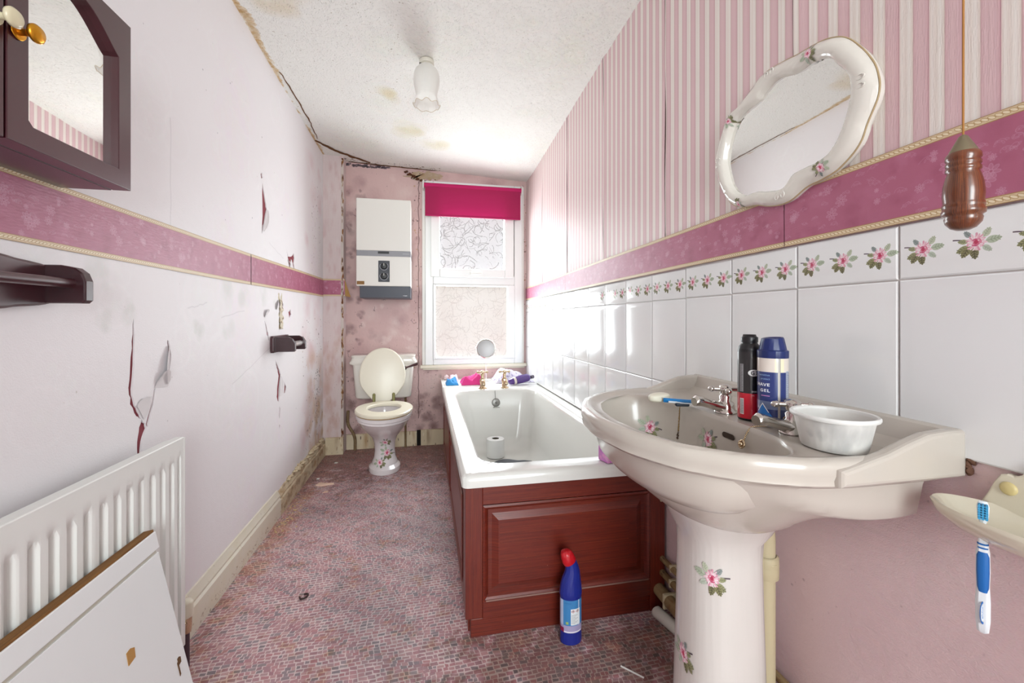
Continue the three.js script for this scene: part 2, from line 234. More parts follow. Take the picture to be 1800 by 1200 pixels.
{ // left wall: plaster behind, painted paper in front with open tears
  const g = structure('wall_left', 'white and pink painted papered wall, torn and stained');
  part(g, 'plaster', box(XL - .15, XL - .004, 0, 2.26, -ZB - .1, -ZF + .1), std({ color: 0x8c3f48, roughness: .9 }));
  const D = ZB - ZF, H = 2.26;
  const tex = canvas(2048, 1100, (x, w, h) => { const R = rngOf(41), px = (Z) => (Z - ZF) / D * w, py = (y) => h - y / H * h;
    x.fillStyle = '#f1edef'; x.fillRect(0, 0, w, h);
    for (let k = 0; k < 90; k++) blot(x, R() * w, R() * h, 30 + R() * 110, R() < .5 ? [240, 230, 235, .10] : [246, 246, 246, .10], R, 6);
    for (let k = 0; k < 26; k++) blot(x, px(2.75 + R() * .5), py(R() * 2.1), 30 + R() * 40, [224, 190, 195, .10], R, 8);
    for (let k = 0; k < 30; k++) blot(x, px(2.85 + R() * .4), py(R() * .75), 22 + R() * 36, [212, 178, 160, .12], R, 8);
    for (let k = 0; k < 24; k++) blot(x, px(2.9 + R() * .35), py(R() * .4), 14 + R() * 22, [186, 142, 90, .12], R, 8);
    for (let k = 0; k < 10; k++) blot(x, px(1.0 + R() * 1.3), py(.95 + R() * .15), 14 + R() * 22, [205, 208, 200, .14], R, 6);
    specks(x, 260, [px(2.75), py(1.0), px(3.24), py(.15)], [.5, 4], ['rgba(60,50,50,.6)', 'rgba(110,70,60,.5)', 'rgba(140,100,70,.5)', 'rgba(250,250,250,.7)'], R); specks(x, 90, [px(3.02), py(.65), px(3.16), py(.3)], [.6, 4], ['rgba(50,44,48,.75)'], R);
    specks(x, 140, [px(2.95), py(2.0), px(3.2), py(1.28)], [.5, 3.5], ['rgba(150,110,120,.45)', 'rgba(90,70,80,.4)'], R);
    specks(x, 160, [0, 0, w, h], [.5, 1.8], ['rgba(120,110,115,.6)', 'rgba(150,140,120,.5)'], R);
    x.strokeStyle = 'rgba(196,192,196,.6)'; x.lineWidth = 1; for (const [Z, y, dZ, dy] of [[2.23, .86, -.42, -.12], [1.41, 1.27, .0, .32], [1.5, 1.03, .12, .02], [1.72, 1.0, .2, .03], [2.2, 1.36, .2, -.05]]) { x.beginPath(); x.moveTo(px(Z), py(y)); for (let q = 1; q <= 10; q++) x.lineTo(px(Z + dZ * q / 10) + (R() - .5) * 2.5, py(y + dy * q / 10) + (R() - .5) * 2.5); x.stroke(); }
    x.fillStyle = 'rgba(196,183,150,.8)'; for (let k = 0; k < 26; k++) { x.beginPath(); x.ellipse(px(2.33 + R() * .05), py(.95 + R() * .17), 2 + R() * 4, 2 + R() * 5, 0, 0, 7); x.fill(); } });
  const rough = (pts, amp = .004, n = 5) => { const o = [], R = rngOf(pts.length * 7 + 1); for (let i = 0; i < pts.length; i++) { const a = pts[i], b = pts[(i + 1) % pts.length]; for (let k = 0; k < n; k++) { const t = k / n; o.push([lerp(a[0], b[0], t) + (R() - .5) * amp, lerp(a[1], b[1], t) + (R() - .5) * amp]); } } return o; };
  const holes = [
    [[1.250, 1.0], [1.255, .93], [1.252, .85], [1.245, .80], [1.256, .77], [1.275, .745], [1.290, .722], [1.300, .715], [1.300, .70], [1.284, .67], [1.275, .60], [1.268, .645], [1.266, .64], [1.275, .58], [1.262, .66], [1.268, .70], [1.280, .73], [1.262, .745], [1.240, .78], [1.232, .82], [1.240, .88], [1.244, .94]],
    [[1.300, .712], [1.335, .80], [1.343, .802], [1.318, .735], [1.306, .705]],
    [[1.393, .935], [1.402, .932], [1.412, .89], [1.402, .83], [1.388, .80], [1.40, .85], [1.398, .90]],
    [[2.112, 1.62], [2.150, 1.545], [2.168, 1.51], [2.135, 1.44], [2.108, 1.385], [2.112, 1.47]],
    [[2.09, 1.655], [2.108, 1.665], [2.118, 1.645], [2.10, 1.635]],
    [[2.445, 1.375], [2.475, 1.335], [2.53, 1.338], [2.575, 1.365], [2.590, 1.34], [2.575, 1.31], [2.59, 1.28], [2.575, 1.275], [2.555, 1.308], [2.535, 1.325], [2.52, 1.30], [2.515, 1.275], [2.495, 1.275], [2.49, 1.305], [2.475, 1.325]],
    [[2.285, .79], [2.31, .765], [2.335, .735], [2.358, .705], [2.35, .67], [2.335, .62], [2.335, .57], [2.315, .575], [2.30, .60], [2.31, .65], [2.325, .70], [2.31, .735], [2.29, .765]],
    [[2.13, 1.0], [2.16, .965], [2.185, .925], [2.205, .885], [2.195, .885], [2.17, .92], [2.15, .965], [2.14, .985]],
    [[2.42, .655], [2.445, .625], [2.43, .6], [2.41, .6]],
    [[2.36, 1.065], [2.40, 1.075], [2.39, 1.05], [2.355, 1.045]],
    [[2.34, .545], [2.352, .53], [2.345, .48], [2.335, .5]], [[2.338, .455], [2.35, .445], [2.342, .43]], [[2.48, 1.03], [2.515, 1.045], [2.53, 1.02], [2.50, 1.0]],
  ].map(h => rough(h.reverse(), .005, 3));
  const sheet = extr([[ZF - .05, 0], [3.27, 0], [3.27, 2.26], [ZF - .05, 2.26]], .004, 'left', 0, holes); sheet.translate(XL - .004, 0, 0);
  uvBy(sheet, (x, y, z) => [(-z - ZF) / D, y / H]);
  const paper = std({ map: tex, roughness: .52, bumpMap: rep(paintGrain, 6, 3), bumpScale: .0012, side: THREE.DoubleSide });
  part(g, 'painted_paper', sheet, paper);
  // curled flaps beside the tears
  const flapM = std({ color: 0xe4dfe0, roughness: .6, side: THREE.DoubleSide });
  const flap = (a, b, out, lift) => { const rings = []; for (let k = 0; k <= 6; k++) { const t = k / 6; rings.push([0, .25, .5, .75, 1].map(q => { const Z = lerp(a[0], b[0], q), y = lerp(a[1], b[1], q), e = Math.sin(Math.PI * (.12 + .76 * q)); return [XL + .0015 + lift * t * t * e, y + out[1] * t * e, -(Z + out[0] * t * e)]; })); } return loft(rings, { closed: false }); };
  for (const f of [[[1.335, .805], [1.395, .80], [.012, .05], .012], [[1.398, .81], [1.405, .92], [-.03, -.008], .010], [[1.262, .77], [1.29, .728], [.03, .035], .005], [[2.165, 1.51], [2.115, 1.40], [.02, -.006], .010], [[2.47, 1.318], [2.52, 1.30], [.006, -.02], .008], [[2.14, 1.0], [2.2, 1.03], [-.025, .02], .010], [[2.35, .70], [2.335, .60], [.03, -.012], .009], [[2.30, 1.04], [2.33, 1.09], [-.03, .0], .010]])
    part(g, 'paper_flap', flap(...f), flapM);
  const putty = canvas(128, 128, (x, w, h) => { const R = rngOf(4); x.fillStyle = '#ded4c0'; x.fillRect(0, 0, w, h); specks(x, 200, [0, 0, w, h], [1, 8], ['rgba(160,120,70,.6)', 'rgba(235,228,210,.7)', 'rgba(90,60,40,.5)'], R); });
  const pg = new THREE.PlaneGeometry(.045, .15, 8, 20); pg.rotateY(Math.PI / 2); pg.translate(XL + .004, 1.015, -2.36); part(g, 'filler_patch', uvBox(jiggle(pg, .007, 60), 6), std({ map: putty, roughness: .9 }));
}
// wallpaper border: mauve damask between two gold rope edges; v runs over the strip, u repeats every 0.5 m
const borderTex = canvas(1024, 268, (x, w, h) => { const R = rngOf(51); x.fillStyle = '#b2647f'; x.fillRect(0, 0, w, h);
  for (let k = 0; k < 70; k++) blot(x, R() * w, R() * h, 20 + R() * 40, R() < .5 ? [190, 116, 144, .14] : [158, 78, 106, .14], R, 6);
  const flower = (cx, cy, s) => { for (const o of [-w, 0, w]) { x.save(); x.translate(cx + o, cy); x.strokeStyle = 'rgba(206,152,174,.55)'; x.fillStyle = 'rgba(200,144,168,.4)'; x.lineWidth = 1.6; for (let k = 0; k < 7; k++) { x.rotate(6.283 / 7); x.beginPath(); x.ellipse(0, -s * .6, s * .22, s * .42, 0, 0, 7); x.fill(); x.stroke(); } x.beginPath(); x.arc(0, 0, s * .22, 0, 7); x.stroke(); x.restore(); } };
  for (let k = 0; k < 26; k++) flower(R() * w, 34 + R() * 200, 8 + R() * 18);
  x.strokeStyle = 'rgba(200,146,168,.45)'; x.lineWidth = 1.8; for (let k = 0; k < 50; k++) { let a = R() * w, b = 30 + R() * 208; x.beginPath(); x.moveTo(a, b); x.bezierCurveTo(a + 30 * R(), b - 30, a + 40, b + 30 * R(), a + 50 * R(), b + 20 * (R() - .5)); x.stroke(); for (let q = 0; q < 4; q++) { x.beginPath(); x.ellipse(a + 8 * q, b - 6 + 9 * R(), 5, 2.2, R() * 3, 0, 7); x.stroke(); } }
  for (const y0 of [0, h - 25]) { x.fillStyle = '#dcc5a2'; x.fillRect(0, y0, w, 25); x.fillStyle = '#a8824f'; x.fillRect(0, y0, w, 2.5); x.fillRect(0, y0 + 22.5, w, 2.5); for (let k = 0; k < w; k += 16) { x.fillStyle = '#ecdcbf'; x.beginPath(); x.ellipse(k, y0 + 12, 10, 4.4, -.5, 0, 7); x.fill(); x.strokeStyle = '#b18c58'; x.lineWidth = 1.5; x.stroke(); } } });
M.border = std({ map: borderTex, roughness: .4, bumpMap: paintGrain, bumpScale: .0008, side: THREE.DoubleSide });
{ const g = structure('trim_1', 'mauve patterned wallpaper border band with cream edges on the left wall');
  const strip = (Z0, Z1, dx) => { const r = []; const n = 40; for (const y of [1.271, 1.1395]) r.push(Array.from({ length: n + 1 }, (_, k) => { const Z = lerp(Z0, Z1, k / n), up = .011 * sstep(1.6, 3.2, Z); return [XL + dx + .0009 * nz(Z * 9, y), y + up, -Z]; })); return uvBy(loft(r, { closed: false }), (x, y, z) => [-z / .5, (y - .011 * sstep(1.6, 3.2, -z) - 1.1395) / .1315]); };
  part(g, 'border_strip', strip(ZF, 1.977, .0022), M.border); part(g, 'border_strip', strip(1.981, 3.258, .0035), M.border);
  const face = new THREE.PlaneGeometry(.15, .126, 6, 4); face.translate(-.665, 1.22, -3.2565); uvBy(face, (x, y) => [x / .5, (y - 1.157) / .126]); part(g, 'border_strip', face, M.border);
  part(g, 'peeled_corner', new THREE.BufferGeometry().setAttribute('position', new THREE.Float32BufferAttribute([-.59, 1.283, -3.25, -.585, 1.157, -3.25, -.545, 1.15, -3.235], 3)).setAttribute('uv', new THREE.Float32BufferAttribute([0, 0, 1, 0, 0, 1], 2)), std({ color: 0xb08a50, roughness: .8, side: THREE.DoubleSide }), 'yellowed paper backing curling off');
}
{ // right wall: pink painted below, tiles, border, striped paper above
  const g = structure('wall_right', 'wall of striped pink wallpaper above white glazed tiles and pink paint');
  const pinkTex = canvas(1024, 512, (x, w, h) => { const R = rngOf(61); x.fillStyle = '#e2c6c7'; x.fillRect(0, 0, w, h); for (let k = 0; k < 90; k++) blot(x, R() * w, R() * h, 20 + R() * 70, R() < .5 ? [230, 206, 208, .12] : [210, 178, 182, .12], R, 6); specks(x, 300, [0, 0, w, h], [.5, 1.5], ['rgba(120,90,95,.35)'], R); });
  const base = box(XR, XR + .15, 0, 2.26, -ZB - .1, -ZF + .1); uvBy(base, (x, y, z) => [-z / 2, y / 1]); part(g, 'painted_plaster', base, std({ map: pinkTex, roughness: .5, bumpMap: rep(paintGrain, 3), bumpScale: .002 }));
  // striped paper drops, 0.52 m wide, seams lifting
  const stripe = canvas(1024, 512, (x, w, h) => { const R = rngOf(71); const n = 12, pw = w / n; for (let k = 0; k < n; k++) { const a = k * pw;
      const gr = x.createLinearGradient(a, 0, a + pw / 2, 0); gr.addColorStop(0, '#dcb6bb'); gr.addColorStop(.5, '#e3c2c5'); gr.addColorStop(1, '#ddb9bd'); x.fillStyle = gr; x.fillRect(a, 0, pw / 2, h);
      const c2 = x.createLinearGradient(a + pw / 2, 0, a + pw, 0); c2.addColorStop(0, '#e8d9d0'); c2.addColorStop(.3, '#f5eee8'); c2.addColorStop(.55, '#ece0d8'); c2.addColorStop(.8, '#f3eae4'); c2.addColorStop(1, '#e6d4cc'); x.fillStyle = c2; x.fillRect(a + pw / 2, 0, pw / 2, h);
      x.fillStyle = 'rgba(176,118,130,.7)'; x.fillRect(a - .8, 0, 2.2, h); x.fillStyle = 'rgba(186,140,142,.55)'; x.fillRect(a + pw / 2 - .8, 0, 2, h); x.fillStyle = 'rgba(226,196,202,.5)'; x.fillRect(a + pw * .12, 0, 2, h); x.fillRect(a + pw * .36, 0, 2, h); }
    for (let k = 0; k < 700; k++) { x.strokeStyle = R() < .5 ? 'rgba(255,245,240,.10)' : 'rgba(140,95,105,.09)'; const a = R() * w, b = R() * h; x.lineWidth = .8; x.beginPath(); x.moveTo(a, b); x.lineTo(a + (R() - .5) * 2, b + 20 + R() * 90); x.stroke(); } });
  const bumpS = canvas(256, 256, (x, w, h) => { const R = rngOf(9); x.fillStyle = '#808080'; x.fillRect(0, 0, w, h); for (let k = 0; k < 900; k++) { x.fillStyle = R() < .5 ? 'rgba(255,255,255,.15)' : 'rgba(0,0,0,.15)'; x.fillRect(R() * w, R() * h, 2, 8 + R() * 20); } }, { srgb: false });
  const MS = std({ map: stripe, roughness: .5, bumpMap: rep(bumpS, 4), bumpScale: .001, side: THREE.DoubleSide });
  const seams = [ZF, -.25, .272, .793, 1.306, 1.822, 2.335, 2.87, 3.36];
  for (let k = 0; k < seams.length - 1; k++) { const a = seams[k] + .0018, b = seams[k + 1] - .0018, rows = []; const top = 2.25;
    for (let i = 0; i <= 26; i++) { const y = lerp(1.215, top, i / 26), wob = .0022 * nz(y * 5, k * 3.1); rows.push(Array.from({ length: 17 }, (_, j) => { const t = j / 16, edge = Math.max(0, 1 - Math.min(t, 1 - t) * 9); return [XR - .0016 - (.0045 * edge * edge * (.55 + .9 * nz(y * 3.2, k * 5 + (t > .5 ? 2 : 0)))) - .0006, y, -(lerp(a, b, t) + (t === 0 || t === 1 ? wob * .6 : 0))]; })); }
    part(g, 'wallpaper_drop', uvBy(loft(rows, { closed: false }), (x, y, z) => [(-z - seams[k]) / .528, y]), MS); }
  for (const Z of seams.slice(1, -1)) part(g, 'seam_shadow', box(XR - .0008, XR + .001, 1.24, 2.25, -Z - .004, -Z + .004), std({ color: 0x8a5049, roughness: .9 }), 'dark old-paper brown strip painting in the shadow of an open seam');  // brown strip puts the seam shadow into the colour, in an old-paper tone
  // glazed tiles
  const tileM = [0xf1f1f2, 0xf4f4f4, 0xeeeef0].map(c => phys({ color: c, roughness: .15, clearcoat: .2, clearcoatRoughness: .1 }));
  const tileGeo = (w, h, t = .008, bv = .004) => { const o = [[-w / 2, -h / 2], [w / 2, -h / 2], [w / 2, h / 2], [-w / 2, h / 2]], ins = (d) => [[-w / 2 + d, -h / 2 + d], [w / 2 - d, -h / 2 + d], [w / 2 - d, h / 2 - d], [-w / 2 + d, h / 2 - d]];
    const P = [], U = [], q = (a, b, c, d) => { for (const v of [a, b, c, a, c, d]) { P.push(...v); U.push(v[2] / w + .5, v[1] / h + .5); } };
    const L = [[o, 0], [o, -t + .0022], [ins(bv * .6), -t + .0004], [ins(bv * 4.2), -t], [ins(bv * 5), -t - .0005]].map(([c, x]) => c.map(([a, b]) => [x, b, a]));
    for (let i = 0; i < L.length - 1; i++) for (let j = 0; j < 4; j++) q(L[i][j], L[i + 1][j], L[i + 1][(j + 1) % 4], L[i][(j + 1) % 4]);
    const f = L[L.length - 1]; q(f[0], f[3], f[2], f[1]);
    // wind outward
    const gm = new THREE.BufferGeometry(); gm.setAttribute('position', new THREE.Float32BufferAttribute(P, 3)); gm.setAttribute('uv', new THREE.Float32BufferAttribute(U, 2)); gm.computeVertexNormals();
    return toCreasedNormals(gm, .5); };
  const pitch = .2028, Z0 = .577 - 7 * pitch, roseTile = canvas(1024, 480, (x, w, h) => { x.fillStyle = '#f3f3f3'; x.fillRect(0, 0, w, h); for (const k of [.18, .52, .86]) rose(x, w * k, h * .5, 160); });
  const tg = { border: tileGeo(pitch - .003, .092), big: tileGeo(pitch - .003, .279), short: tileGeo(pitch - .003, .254) };
  const roseM = phys({ map: roseTile, roughness: .15, clearcoat: .2, clearcoatRoughness: .1 });
  const R = rngOf(81), tilt = () => [0, (R() - .5) * .008, (R() - .5) * .008];
  for (let k = 0; k < 21; k++) { const zc = Z0 + (k + .5) * pitch; if (zc > ZB - .02 || zc < ZF) continue; const drop = (Z) => -.0075 * clamp(Z - .6, 0, 2.8);
    const d = drop(zc);
    sharedPart(g, 'tile', tg.border, roseM, [XR - .0005, 1.1125 + d, -zc], tilt());
    sharedPart(g, 'tile', tg.big, tileM[R() * 3 | 0], [XR - .0005, .9245 + d, -zc], tilt());
    if (zc > 1.2) sharedPart(g, 'tile', tg.short, tileM[R() * 3 | 0], [XR - .0005, .6545 + d, -zc], tilt()); }
  part(g, 'grout', box(XR - .0035, XR + .002, .523, 1.155, -ZB, -1.19), std({ color: 0xdcd9d6, roughness: .8 }));
  part(g, 'grout', box(XR - .0035, XR + .002, .785, 1.16, -1.192, -ZF), std({ color: 0xdcd3cf, roughness: .8 }));
  // nibs of tile adhesive below the lowest tiles beside the basin
  const ad = []; for (let k = 0; k < 14; k++) ad.push(jiggle(ball(XR - .004, .765 + .02 * R(), -.485 + .012 * (R() - .5), .004, .005, .005, 8), .004, 90, k)); part(g, 'adhesive', ad, std({ color: 0x6a4a3a, roughness: .9 }));
}
{ const g = structure('trim_2', 'deep mauve patterned wallpaper border with gold rope edges on the right wall');
  const top = (Z) => 1.2955 - .020 * sstep(.3, 1.5, Z) - .03 * sstep(1.2, 3.3, Z), bot = (Z) => 1.1615 - .017 * sstep(.6, 3.4, Z);
  for (const [a, b] of [[ZF, .81], [.812, 2.35], [2.352, 3.358]]) { const n = 60, rows = [0, .25, .5, .75, 1].map(t => Array.from({ length: n + 1 }, (_, k) => { const Z = lerp(a, b, k / n); return [XR - .0105 + .0012 * nz(Z * 7, t * 2) , lerp(bot(Z), top(Z), t), -Z]; }));
    part(g, 'border_strip', uvBy(loft(rows, { closed: false }), (x, y, z) => [-z / .5, clamp((y - bot(-z)) / (top(-z) - bot(-z)), .002, .998)]), M.border); }
  part(g, 'border_backing', box(XR - .0085, XR, 1.165, 1.245, -ZB, -ZF), std({ color: 0xa0586f, roughness: .6 }));
}
{ // back wall round the window opening, and the boxed pier in the left corner
  const g = structure('wall_back', 'mottled mauve plaster end wall with mould and bare patches');
  const H = 2.26, tex = canvas(1024, 1480, (x, w, h) => { const R = rngOf(91), px = (X) => (X - XL) / (XR - XL) * w, py = (y) => h - y / H * h; x.fillStyle = '#d8b9b6'; x.fillRect(0, 0, w, h);
    for (let k = 0; k < 200; k++) blot(x, R() * w, R() * h, 20 + R() * 60, [[220, 190, 186, .16], [192, 156, 156, .18], [230, 210, 204, .16], [172, 138, 140, .16]][R() * 4 | 0], R, 7);
    for (let k = 0; k < 60; k++) blot(x, px(-.62 + R() * .75), py(R() * .62), 12 + R() * 36, [[118, 88, 84, .17], [96, 70, 68, .14], [214, 190, 182, .16]][R() * 3 | 0], R, 8);
    for (let k = 0; k < 34; k++) blot(x, px(-.6 + R() * .12), py(.3 + R() * 1.7), 8 + R() * 26, [112, 86, 84, .16], R, 7);
    for (let k = 0; k < 12; k++) blot(x, px(-.5 + R() * .45), py(.75 + R() * .38), 10 + R() * 30, [236, 220, 214, .22], R, 6);
    specks(x, 1500, [0, 0, w, h], [.5, 3], ['rgba(90,62,66,.35)', 'rgba(235,220,214,.4)', 'rgba(140,100,90,.35)'], R); specks(x, 500, [px(-.6), py(.6), px(.1), py(.1)], [.5, 4], ['rgba(60,44,46,.45)', 'rgba(120,84,70,.4)'], R);
    for (let k = 0; k < 120; k++) { x.fillStyle = ['rgba(52,42,52,.6)', 'rgba(70,60,66,.45)'][k % 2]; x.beginPath(); x.ellipse(px(-.6 + R() * .32), py(2.15 + R() * .022), 2 + R() * 9, 1 + R() * 3.5, 0, 0, 7); x.fill(); }
    x.strokeStyle = 'rgba(70,48,50,.55)'; x.lineWidth = 1.6; for (let k = 0; k < 20; k++) { let a = px(-.6 + R() * .6), b = py(R() * 2); x.beginPath(); x.moveTo(a, b); for (let q = 0; q < 8; q++) { a += (R() - .4) * 14; b += (R() - .3) * 14; x.lineTo(a, b); } x.stroke(); }
    x.strokeStyle = 'rgba(74,50,48,.8)'; x.lineWidth = 3; x.beginPath(); x.moveTo(px(-.065), py(2.1)); for (let y = 2.1; y > .2; y -= .03) x.lineTo(px(-.062) + (R() - .5) * 5, py(y)); x.stroke();
    specks(x, 90, [px(-.1), py(2.1), px(-.04), py(.6)], [1, 6], ['rgba(110,74,60,.6)', 'rgba(60,44,44,.6)', 'rgba(190,150,110,.6)'], R); specks(x, 60, [px(.77), py(2.1), px(.81), py(.6)], [1, 6], ['rgba(150,100,60,.6)', 'rgba(90,64,50,.5)'], R); });
  const win = [[-.012, .628], [-.012, 2.07], [.765, 2.07], [.765, .628]];
  const sh = extr([[XL - .05, 0], [XR + .05, 0], [XR + .05, 2.26], [XL - .05, 2.26]], .22, 'back', 0, [win]); sh.translate(0, 0, -ZB - .22); uvBy(sh, (x, y) => [(x - XL) / (XR - XL), y / H]);
  part(g, 'plaster', sh, std({ map: tex, roughness: .75, bumpMap: rep(paintGrain, 3, 4), bumpScale: .004 }));
  // blown plaster over the window corner
  const sand = canvas(256, 128, (x, w, h) => { const R = rngOf(14); x.fillStyle = '#d8bfa0'; x.fillRect(0, 0, w, h); for (let k = 0; k < 40; k++) blot(x, R() * w, R() * h, 20, [[196, 150, 104, .2], [230, 214, 196, .25]][k % 2], R, 5); specks(x, 70, [0, 0, w, h], [1, 6], ['rgba(70,44,30,.8)', 'rgba(110,70,44,.7)'], R); });
  const pts = []; const RR = rngOf(77); for (let k = 0; k < 40; k++) { const a = k / 40 * 6.283; pts.push([-.02 + Math.cos(a) * (.13 + .09 * nz(k * .8, 2)) + (RR() - .5) * .012, 2.112 + Math.sin(a) * (.036 + .03 * nz(k * .9, 5)) + (RR() - .5) * .01]); }
  const patch = extr(pts, .006, 'back'); patch.translate(0, 0, -ZB - .001); part(g, 'bare_plaster_patch', uvBy(patch, (x, y) => [(x + .2) / .36, (y - 2.05) / .12]), std({ map: sand, roughness: .95, bumpMap: paintGrain, bumpScale: .01 }), 'patch of bare crumbling sandy plaster');
  const lips = [[-.155, 2.135, .012], [-.13, 2.115, .016], [-.1, 2.1, .014], [-.07, 2.085, .013], [-.04, 2.075, .014], [-.01, 2.07, .01]].map(([x, y, r], k) => jiggle(ball(x, y, -ZB + .006, r * 1.3, r * .7, .008, 10), .008, 70, k)); part(g, 'broken_plaster_edge', lips, std({ color: 0x5a3420, roughness: .95 }));
}
{ const g = structure('wall_corner', 'narrow boxed pier in the corner, pale pink with a rusted edge bead');
  const tex = canvas(256, 1480, (x, w, h) => { const R = rngOf(95); x.fillStyle = '#dfcdcc'; x.fillRect(0, 0, w, h); for (let k = 0; k < 120; k++) blot(x, R() * w, R() * h, 14 + R() * 40, [[226, 214, 212, .18], [206, 172, 172, .16]][R() * 2 | 0], R, 6); for (let k = 0; k < 40; k++) blot(x, R() * w, h * (.62 + .34 * R()), 14 + R() * 40, [198, 160, 148, .16], R, 6); specks(x, 200, [0, h * .55, w, h], [.5, 3], ['rgba(90,66,60,.5)', 'rgba(150,110,90,.4)'], R); });
  const b = box(XL - .05, -.6, 0, 2.24, -ZB, -3.258); uvBy(b, (x, y) => [(x - XL) / .15, y / 2.26]); part(g, 'plaster', b, std({ map: tex, roughness: .7, bumpMap: paintGrain, bumpScale: .003 }));
  const rust = canvas(64, 1024, (x, w, h) => { const R = rngOf(96); x.fillStyle = '#ddd0c8'; x.fillRect(0, 0, w, h); for (let k = 0; k < 330; k++) { x.fillStyle = ['#7c4522', '#9a6a3c', '#5c3018', '#c5a98c'][R() * 4 | 0]; const y = R() * h; if (nz(y / 60, 3) < -.12) continue; x.beginPath(); x.ellipse(w * (.25 + .6 * R()), y, 3 + R() * 11, 2 + R() * 7, R() * 3, 0, 7); x.fill(); } });
  const bead = box(-.617, -.5975, .12, 2.17, -3.262, -3.2555, .002); uvBy(bead, (x, y) => [(x + .617) / .02, y / 2.1]); part(g, 'corner_bead', bead, std({ map: rust, roughness: .9, bumpMap: paintGrain, bumpScale: .003 }), 'rust-pitted metal corner bead');
}
{ // wall behind the lens with an open doorway to the landing
  const g = structure('wall_front', 'plain wall with an open doorway behind the viewer'); const m = std({ color: 0xe3dcdc, roughness: .7 });
  part(g, 'plaster', [box(XL - .2, -.3, 0, 2.3, -ZF, -ZF + .12), box(.62, XR + .2, 0, 2.3, -ZF, -ZF + .12), box(-.3, .62, 2.12, 2.3, -ZF, -ZF + .12)], m);
  const l = structure('wall_landing', 'plain white landing outside the bathroom door');
  part(l, 'landing_walls', [box(-1.1, -.95, -.1, 2.6, -ZF + .12, 2.75), box(1.3, 1.45, -.1, 2.6, -ZF + .12, 2.75), box(-1.1, 1.45, 2.45, 2.6, -ZF + .12, 2.75), box(-1.1, XL - .2, 0, 2.6, -ZF, -ZF + .12), box(XR + .2, 1.45, 0, 2.6, -ZF, -ZF + .12), box(-1.1, 1.45, 2.3, 2.6, -ZF, -ZF + .12), box(-1.1, -.55, 0, 2.6, 2.6, 2.75), box(.95, 1.45, 0, 2.6, 2.6, 2.75), box(-.55, .95, 0, .55, 2.6, 2.75), box(-.55, .95, 2.25, 2.6, 2.6, 2.75)], m);
  part(l, 'landing_floor', box(-1.1, 1.45, -.15, 0, -ZF + .05, 2.75), std({ color: 0x9a8574, roughness: .9 }));
  const w = structure('window_added_2', 'unseen landing window with glowing pane, added to light the bathroom');
  part(w, 'window_frame', [box(-.55, -.49, .55, 2.25, 2.6, 2.68), box(.89, .95, .55, 2.25, 2.6, 2.68), box(-.49, .89, .55, .61, 2.6, 2.68), box(-.49, .89, 2.19, 2.25, 2.6, 2.68), box(.17, .23, .61, 2.19, 2.6, 2.68)], M.upvc);
  part(w, 'window_pane', box(-.49, .89, .61, 2.19, 2.655, 2.66), std({ color: 0x222222, roughness: .5, emissive: 0xffffff, emissiveIntensity: 1.0 }));
  const light = new THREE.RectAreaLight(0xe8f3f5, LANDING_FILL, 1.36, 1.56); light.name = 'landing_fill_light'; light.position.set(.2, 1.4, 2.59); light.lookAt(.2, 1.4, 0); light.castShadow = true; scene.add(light);  // added window and its area light fill the room from behind the viewer
}
// ------------------------------------------------------------------ skirtings
const skirtTex = canvas(1024, 128, (x, w, h) => { const R = rngOf(101); x.fillStyle = '#e6e0cf'; x.fillRect(0, 0, w, h); for (let k = 0; k < 60; k++) blot(x, R() * w, R() * h, 10 + R() * 40, [226, 216, 190, .14], R, 5); specks(x, 240, [0, h * .75, w, h], [1, 5], ['rgba(150,110,60,.35)', 'rgba(110,80,50,.35)'], R); specks(x, 120, [0, 0, w, h], [.5, 2.5], ['rgba(120,100,80,.5)'], R); });
const skirtDirty = canvas(1024, 256, (x, w, h) => { const R = rngOf(103); x.fillStyle = '#d8c8a9'; x.fillRect(0, 0, w, h); for (let k = 0; k < 150; k++) blot(x, R() * w, R() * h, 10 + R() * 44, [[166, 124, 82, .18], [226, 212, 186, .2], [122, 90, 62, .16]][R() * 3 | 0], R, 6); specks(x, 500, [0, 0, w, h], [.6, 6], ['rgba(60,44,34,.6)', 'rgba(120,84,50,.5)', 'rgba(120,150,120,.3)', 'rgba(240,232,214,.6)'], R); });
{ const g = structure('baseboard_left', 'cream moulded skirting board along the left wall, damaged at its far end');
  const prof = [[0, 0], [.02, 0], [.02, .085], [.014, .093], [.016, .103], [.009, .117], [.005, .13], [0, .132]];
  const run = (a, b, n, dmg) => { const rows = []; for (let k = 0; k <= n; k++) { const Z = lerp(a, b, k / n); rows.push(prof.map(([d, y]) => [XL + d, dmg && y > .08 ? y - .018 * Math.max(0, nz(Z * 9, 2) + .25) * (y / .13) : y, -Z])); } return loft(rows, { closed: false, crease: .4 }); };
  part(g, 'skirting', uvBy(run(ZF, 2.3, 20), (x, y, z) => [-z / 1.2, y / .14]), std({ map: skirtTex, roughness: .4 }));
  part(g, 'skirting', uvBy(run(2.301, 3.258, 60, true), (x, y, z) => [-z / 1.0, y / .14]), std({ map: skirtDirty, roughness: .7, bumpMap: paintGrain, bumpScale: .003 }), 'stained end of the skirting');
  const R = rngOf(5), bits = []; for (let k = 0; k < 26; k++) { const Z = 2.45 + .75 * R(); bits.push(jiggle(ball(XL + .008 + .006 * R(), .125 + .01 * R(), -Z, .012 + .01 * R(), .006 + .006 * R(), .014 + .012 * R(), 8), .012, 60, k)); }
  part(g, 'crumbled_plaster', bits, std({ map: skirtDirty, roughness: .95 }), 'crumbs of fallen plaster on the skirting');
}
